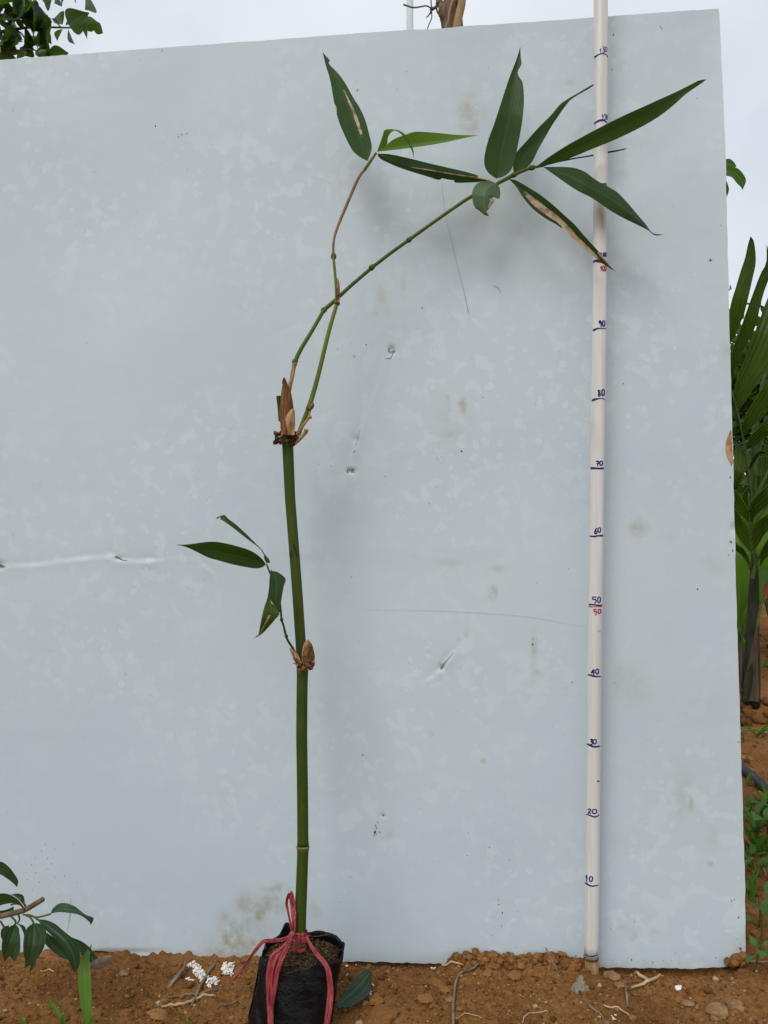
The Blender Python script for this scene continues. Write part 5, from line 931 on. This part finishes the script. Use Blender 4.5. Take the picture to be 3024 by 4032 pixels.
# ------------------------------------------------------------------ young palm at the right edge
PD = 2.66; pbz = on_ground(*px('r3', [(640, 2100)])[0]); pY = pbz[1]
palm = thing('young_palm', pbz, 'young palm with ribbed fronds standing on red soil at the right edge', 'palm')
cpts = px('r3', [(640, 2110), (645, 1950), (652, 1750), (660, 1500), (668, 1200), (676, 900), (682, 650), (672, 420), (655, 200)]); wds = [96, 92, 82, 66, 60, 54, 40, 26, 18]
W = crom(np.array([P(x, y, pY) for x, y in cpts]), 40); W[0][2] -= .02; v, f = tube(W, np.interp(np.linspace(0, 1, 40), np.linspace(0, 1, 9), wds) / 2.7667 / F * pY, 18); obj('trunk', v, f, M['palm_stem'], palm)
for A, B, d, mt in (([(590, 2100), (590, 1900), (600, 1750), (640, 1560), (690, 1300)], [(735, 2110), (728, 1900), (722, 1700), (722, 1500), (722, 1290)], pY - .045, 'palm_sheath'), ([(560, 2080), (555, 1950), (590, 1800), (655, 1690)], [(610, 2110), (660, 1980), (680, 1830), (660, 1695)], pY - .055, 'palm_stem'),
                    ([(530, 2000), (512, 1800), (508, 1600), (510, 1450)], [(580, 2080), (570, 1800), (582, 1620), (540, 1500)], pY - .03, 'palm_sheath'), ([(560, 2110), (540, 2060), (522, 1990)], [(600, 2110), (575, 2060), (530, 1980)], pY - .05, 'palm_sheath')):
    leaf('leaf_sheath', 'r3', A, B, None, [d, d], M[mt], palm, -.005, 0, .012, n=22, m=3, wav=.003)
def rachis(z, pts, depth, rpx):
    q2 = px(z, pts); d = np.interp(np.linspace(0, 1, len(q2)), np.linspace(0, 1, len(depth)), depth); W = crom(np.array([P(x, y, dd) for (x, y), dd in zip(q2, d)]), 30); v, f = tube(W, np.interp(np.linspace(0, 1, 30), np.linspace(0, 1, len(rpx)), rpx) / F * pY, 8); return obj('frond_rib', v, f, M['palm_rib'], palm)
rachis('r2', [(690, 2560), (655, 2150), (650, 1890), (645, 1760), (600, 1400), (545, 1100), (500, 900), (440, 680), (330, 400)], [pY, pY - .02, pY - .05, pY - .02], [9, 8, 7, 6, 5, 4.5, 4, 3.5, 3])
rachis('r3', [(680, 640), (648, 400), (640, 200), (628, 0), (618, -160)], [pY - .03, pY - .05], [9, 6, 5, 4, 3]); rachis('r3', [(660, 780), (700, 600), (770, 480), (900, 360), (1100, 250)], [pY - .04, pY - .1], [8, 7, 6, 6, 5]); rachis('r3', [(645, 660), (590, 520), (520, 430), (440, 370), (330, 330)], [pY - .03, pY - .08], [6, 6, 6, 5, 4]); rachis('r3', [(690, 1450), (730, 1180), (770, 1030), (830, 960)], [pY - .03, pY - .03], [5, 5, 4, 3])
PLM = M['palm_leaf']
for z, A, B, dd in (
    ('r1', [(330, 2250), (415, 1700), (480, 1470), (530, 1300), (580, 1150), (610, 1010), (640, 912)], [(340, 2280), (415, 2100), (510, 1900), (570, 1760), (620, 1560), (660, 1380), (697, 1200), (685, 1010), (660, 930), (640, 912)], 0),
    ('r2', [(420, 560), (425, 280), (520, 14), (600, -216), (680, -436), (750, -616), (810, -736), (815, -940)], [(440, 600), (470, 400), (560, 230), (640, 60), (700, -56), (750, -286), (800, -456), (850, -606), (840, -836), (815, -940)], -.03),
    ('r2', [(450, 700), (480, 560), (560, 350), (650, 120), (740, -120), (850, -400), (1000, -650)], [(510, 880), (600, 750), (700, 600), (830, 430), (950, 200), (1040, -100), (1000, -650)], -.05),
    ('r2', [(540, 1060), (600, 900), (700, 730), (830, 530), (1000, 300), (1120, 150)], [(560, 1130), (650, 1060), (740, 980), (850, 850), (1000, 650), (1120, 150)], -.06),
    ('r2', [(590, 1260), (640, 1150), (730, 1060), (830, 960), (1000, 800)], [(600, 1300), (700, 1260), (800, 1170), (900, 1100), (1000, 800)], -.05),
    ('r2', [(480, 1230), (462, 1330), (455, 1500), (440, 1800)], [(560, 1310), (600, 1440), (560, 1600), (500, 1720), (440, 1800)], -.01), ('r2', [(420, 760), (440, 900), (480, 1000), (535, 1110)], [(440, 690), (495, 860), (525, 980), (540, 1100)], .0), ('r2', [(380, 1040), (440, 1130), (500, 1120), (530, 1105)], [(380, 1020), (440, 1030), (490, 1070), (530, 1105)], .02),
    ('r2', [(640, 1600), (600, 1700), (560, 1780), (540, 1860)], [(660, 1720), (650, 1820), (620, 1950), (580, 1980)], .03), ('r2', [(620, 1500), (660, 1400), (700, 1330), (780, 1320), (860, 1390)], [(630, 1520), (680, 1450), (740, 1360), (800, 1345), (860, 1400)], -.06),
    ('r2', [(700, 1380), (680, 1500), (690, 1650), (720, 1760)], [(830, 1370), (850, 1500), (800, 1700), (720, 1760)], .02),
    ('r2', [(620, 1950), (650, 1860), (740, 1760), (850, 1660), (1000, 1560)], [(640, 2110), (700, 2020), (800, 1930), (900, 1830), (1000, 1560)], -.07), ('r2', [(620, 1950), (540, 1820), (470, 1740), (340, 1660)], [(630, 2110), (560, 2040), (470, 1960), (340, 1660)], -.07),
    ('r3', [(640, 230), (700, 150), (830, 60), (1000, -80)], [(660, 500), (730, 400), (800, 280), (900, 180), (1000, -80)], -.08), ('r3', [(640, 250), (560, 130), (480, 20), (360, -60)], [(645, 500), (580, 420), (480, 270), (360, -60)], -.08),
    ('r3', [(750, 470), (830, 340), (920, 250), (1100, 160)], [(735, 660), (800, 560), (900, 450), (1100, 160)], -.10), ('r3', [(430, 370), (500, 400), (560, 440), (620, 540)], [(420, 440), (500, 480), (580, 560), (630, 650)], -.10)):
    leaf('leaflet', z, A, B, None, [pY + dd, pY + dd - .04, pY + dd - .02], PLM, palm, .01, .006, n=26, m=10, wav=.0, ribz=.020)
leaf('dead_leaflet', 'r3', [(830, 960), (800, 1000), (770, 960), (780, 850), (850, 740)], [(830, 970), (850, 940), (870, 880), (900, 780), (850, 740)], None, [pY - .05, pY - .05], M['sheath'], palm, .004, n=14)
for k in range(14):                                     # rest of the crown, to the right of the picture
    az = RNG.uniform(-1.2, 1.3); b_ = pbz + [0.02, -.02, RNG.uniform(.55, 1.0)]; hh = RNG.uniform(.2, .5); e = b_ + np.array([.42 + .1 * RNG.rand(), .4 * az, hh])
    if k % 2 == 0: limb([pbz + [.01, 0, .5], b_, (b_ + e) / 2 + [0, 0, .1], e], .008, .003, palm, M['palm_rib'], 'frond_rib')
    put_leaf('broad', b_ + (e - b_) * .8, e + [.25, .1 * az, .25 * RNG.rand()], palm, None, 1.2, 'leaflet')

# ------------------------------------------------------------------ broad-leaved herbs behind the palm
labs = ['bright green broad-leaved herb just left of the palm trunk', 'bright green herb right behind the palm trunk', 'broad-leaved herb at the right edge beyond the palm', 'small bright herb low behind the palm base', 'broad-leaved herb half hidden behind the board edge', 'tall broad-leaved herb farthest back behind the palm', 'broad-leaved herb outside the right edge next to the palm', 'broad-leaved herb standing behind the middle of the board', 'broad-leaved herb behind the left half of the board']
for k, (x, y, h_, n_) in enumerate(((1.56, 3.35, .62, 8), (1.72, 3.75, .60, 8), (1.88, 3.70, .50, 7), (1.83, 4.1, .45, 6), (1.45, 3.15, .5, 7), (2.15, 4.6, .75, 9), (1.75, 3.0, .5, 7), (.3, 3.4, .6, 7), (-1.0, 3.2, .6, 7))):
    b_ = np.array([x, y, gz(x, y)]); t = thing('broad_leaved_herb', b_, labs[k], 'herb', 'broad-leaved herbs behind the board')
    for q2 in range(n_):
        az = 6.28 * q2 / n_ + RNG.rand(); m1 = b_ + [.05 * math.cos(az), .05 * math.sin(az), h_ * RNG.uniform(.28, .48)]; e = m1 + np.array([.15 * math.cos(az), .15 * math.sin(az), h_ * RNG.uniform(.38, .62)])
        limb([b_, (b_ + m1) / 2, m1], .006, .004, t, M['palm_rib'], 'leaf_stalk', 6); put_leaf('broad', m1, e, t, RNG.normal(0, .5), 1.25)

# ------------------------------------------------------------------ hose and weeds on the right-hand strip
hp = [on_ground(*q2) for q2 in px('r4', [(560, 975), (640, 1025), (740, 1105), (830, 1190)])]; d0 = hp[1] - hp[2]; W = np.array([hp[0] + d0 * 5, hp[0] + d0 * 2, *hp, hp[-1] - d0 * 2 + [.02, 0, 0], hp[-1] - d0 * 5 + [.12, 0, 0]])
W = crom(W, 50); W[:, 2] = [gz(a_, b_) + .010 for a_, b_, _ in W]; v, f = tube(W, .0125, 14); tag(obj('hose', v, f, M['hose'], None, W[25]), 'black irrigation hose lying on the soil at the right edge', 'hose')
def weed(z, x, y, h_, n_, ll, kind, label, az0=0.0, mat='weed', spread=.6):
    b_ = on_ground(*px(z, [(x, y)])[0]); t = thing('weed', b_, label, 'weed', 'weeds beside the board'); tp = b_ + [RNG.normal(0, .004), RNG.normal(0, .004), h_]
    v, f = tube(crom(np.array([b_, (b_ + tp) / 2 + [.002, 0, 0], tp]), 10), np.linspace(.0016, .0009, 10), 6); obj('stem', v, f, M['branch'], t)
    for k in range(n_):
        az = az0 + 2.4 * k; s_ = b_ + (tp - b_) * (.45 + .55 * (k + 1) / n_); e = s_ + np.array([math.cos(az) * ll * spread, math.sin(az) * ll * spread * .8 - ll * .3, ll * RNG.uniform(.05, .45)]); L_ = s_ + (e - s_) * .35
        limb([s_, L_], .0007, .0006, t, M['branch'], 'leaf_stalk', 4); put_leaf(kind, L_, L_ + (e - s_) * .95, t, RNG.normal(0, .3), 1.0)
weed('r5', 800, 1060, .045, 3, .055, 'round', 'heart-leaved weed growing beside the lower right board edge', 2.0); weed('r5', 735, 1590, .040, 6, .030, 'weed', 'small pale weed at the lower right board corner', 1.0); weed('r5', 800, 1330, .065, 4, .060, 'weed', 'weed with long pointed leaves above the small pale weed', .2)
weed('r5', 740, 460, .035, 5, .045, 'weed', 'low weed by the board edge above the heart-leaved weed', 0.5); weed('r4', 720, 1760, .060, 6, .070, 'weed', 'leafy weed beside the board below the black hose', 1.7); weed('r4', 800, 1870, .070, 6, .065, 'weed', 'leafy weed at the right picture edge below the hose', .4)
weed('r4', 640, 1470, .035, 5, .045, 'weed', 'round-leaved weed just below the black hose', 2.9); weed('r4', 810, 1480, .035, 6, .05, 'weed', 'bushy weed at the right edge under the hose', 3.6); weed('r4', 560, 620, .03, 3, .05, 'weed', 'tiny weed by the board edge near the soil step', 1.1)
def tuft(z, x, y, n_, ll, label, group='grass tufts beside the board'):
    b_ = on_ground(*px(z, [(x, y)])[0]); t = thing('grass_tuft', b_, label, 'grass', group)
    for k in range(n_):
        az = RNG.rand() * 6.28; e = b_ + np.array([math.cos(az) * ll * .6, math.sin(az) * ll * .6, ll * RNG.uniform(.5, 1)]); put_leaf('broad', b_ + RNG.normal(0, .002, 3) * [1, 1, 0], e, t, None, .35, 'blade')
tuft('r4', 690, 1560, 9, .10, 'grass tuft below the black hose at the board edge'); tuft('r4', 570, 1110, 3, .05, 'few grass blades growing over the hose end'); tuft('r4', 820, 1330, 6, .06, 'grass blades beside the hose at the right edge'); tuft('r5', 760, 430, 4, .06, 'single grass tuft near the low weed'); tuft('r4', 700, 560, 5, .07, 'thin grass blades on the bare soil above the hose'); tuft('r5', 700, 700, 6, .06, 'grass tuft between the low weed and the heart-leaved weed'); tuft('r5', 860, 250, 7, .07, 'grass tuft at the right edge beside the dry straw stalk'); tuft('r4', 640, 1900, 7, .07, 'grass tuft at the foot of the leafy weed'); tuft('r3', 740, 1780, 4, .16, 'grass blades at the foot of the palm')
for z, pts, lab in (('r5', [(820, 310), (850, 370), (885, 460)], 'dry straw stalk on the soil right of the board'), ('r4', [(560, 1450), (700, 1450), (830, 1410)], 'dry straw lying across the weeds under the hose'), ('r5', [(640, 1500), (760, 1498), (907, 1495)], 'dark twig lying behind the lower right board corner')):
    stick('straw', z, pts, [3, 4, 2], M['straw'] if 'straw' in lab else M['dry_stick'], lab, 'straw' if 'straw' in lab else 'twig', .004)

# ------------------------------------------------------------------ trees that close the view behind
def btree(name, x, y, h_, rad, nl, ll, label, mat='tree_leaf'):
    b_ = np.array([x, y, gz(x, y)]); t = thing(name, b_, label, 'tree', 'trees closing the view behind the board'); v, f = tube(crom(np.array([b_ - [0, 0, .05], b_ + [.05, 0, h_ * .35], b_ + [-.05, .05, h_ * .7], b_ + [0, 0, h_]]), 16), np.linspace(.07, .02, 16), 9); obj('trunk', v, f, M['bark'], t)
    for k in range(5):
        az = RNG.rand() * 6.28; s_ = b_ + [0, 0, h_ * RNG.uniform(.3, .7)]; limb([s_, s_ + [math.cos(az) * rad[0] * .4, math.sin(az) * rad[1] * .4, .25], s_ + [math.cos(az) * rad[0] * .8, math.sin(az) * rad[1] * .8, .4]], .025, .008, t, M['bark'], 'limb', 8)
    crown('crown', b_ + [0, 0, h_ * .58], rad, nl, ll, M[mat], t, .27, .35, 60)
for a in (('bushy_tree', 4.0, 7.6, 2.5, (1.0, .9, 1.25), 4200, .13, 'dense bushy tree far behind the palm at the right edge'), ('bushy_tree', 3.0, 8.6, 2.6, (1.0, .9, 1.3), 3000, .13, 'bushy tree farther back left of the dense bushy tree'), ('bushy_tree', 5.6, 8.2, 3.0, (1.2, 1.0, 1.5), 3000, .14, 'broad bushy tree beyond the right picture edge'),
          ('bushy_tree', 1.2, 8.2, 1.9, (1.1, .8, .95), 2200, .13, 'low bushy tree hidden behind the right half of the board'), ('bushy_tree', -.8, 8.5, 1.9, (1.2, .8, .95), 2200, .13, 'low bushy tree hidden behind the middle of the board'), ('bushy_tree', -3.0, 8.0, 2.0, (1.2, .8, 1.0), 2200, .13, 'low bushy tree hidden behind the left part of the board'), ('bushy_tree', -5.4, 7.6, 2.6, (1.2, 1.0, 1.3), 2400, .13, 'bushy tree beyond the left picture edge'),
          ('bushy_tree', 3.2, 5.6, 1.3, (.55, .5, .62), 1800, .11, 'low leafy bush behind the palm fronds')):
    btree(*a)
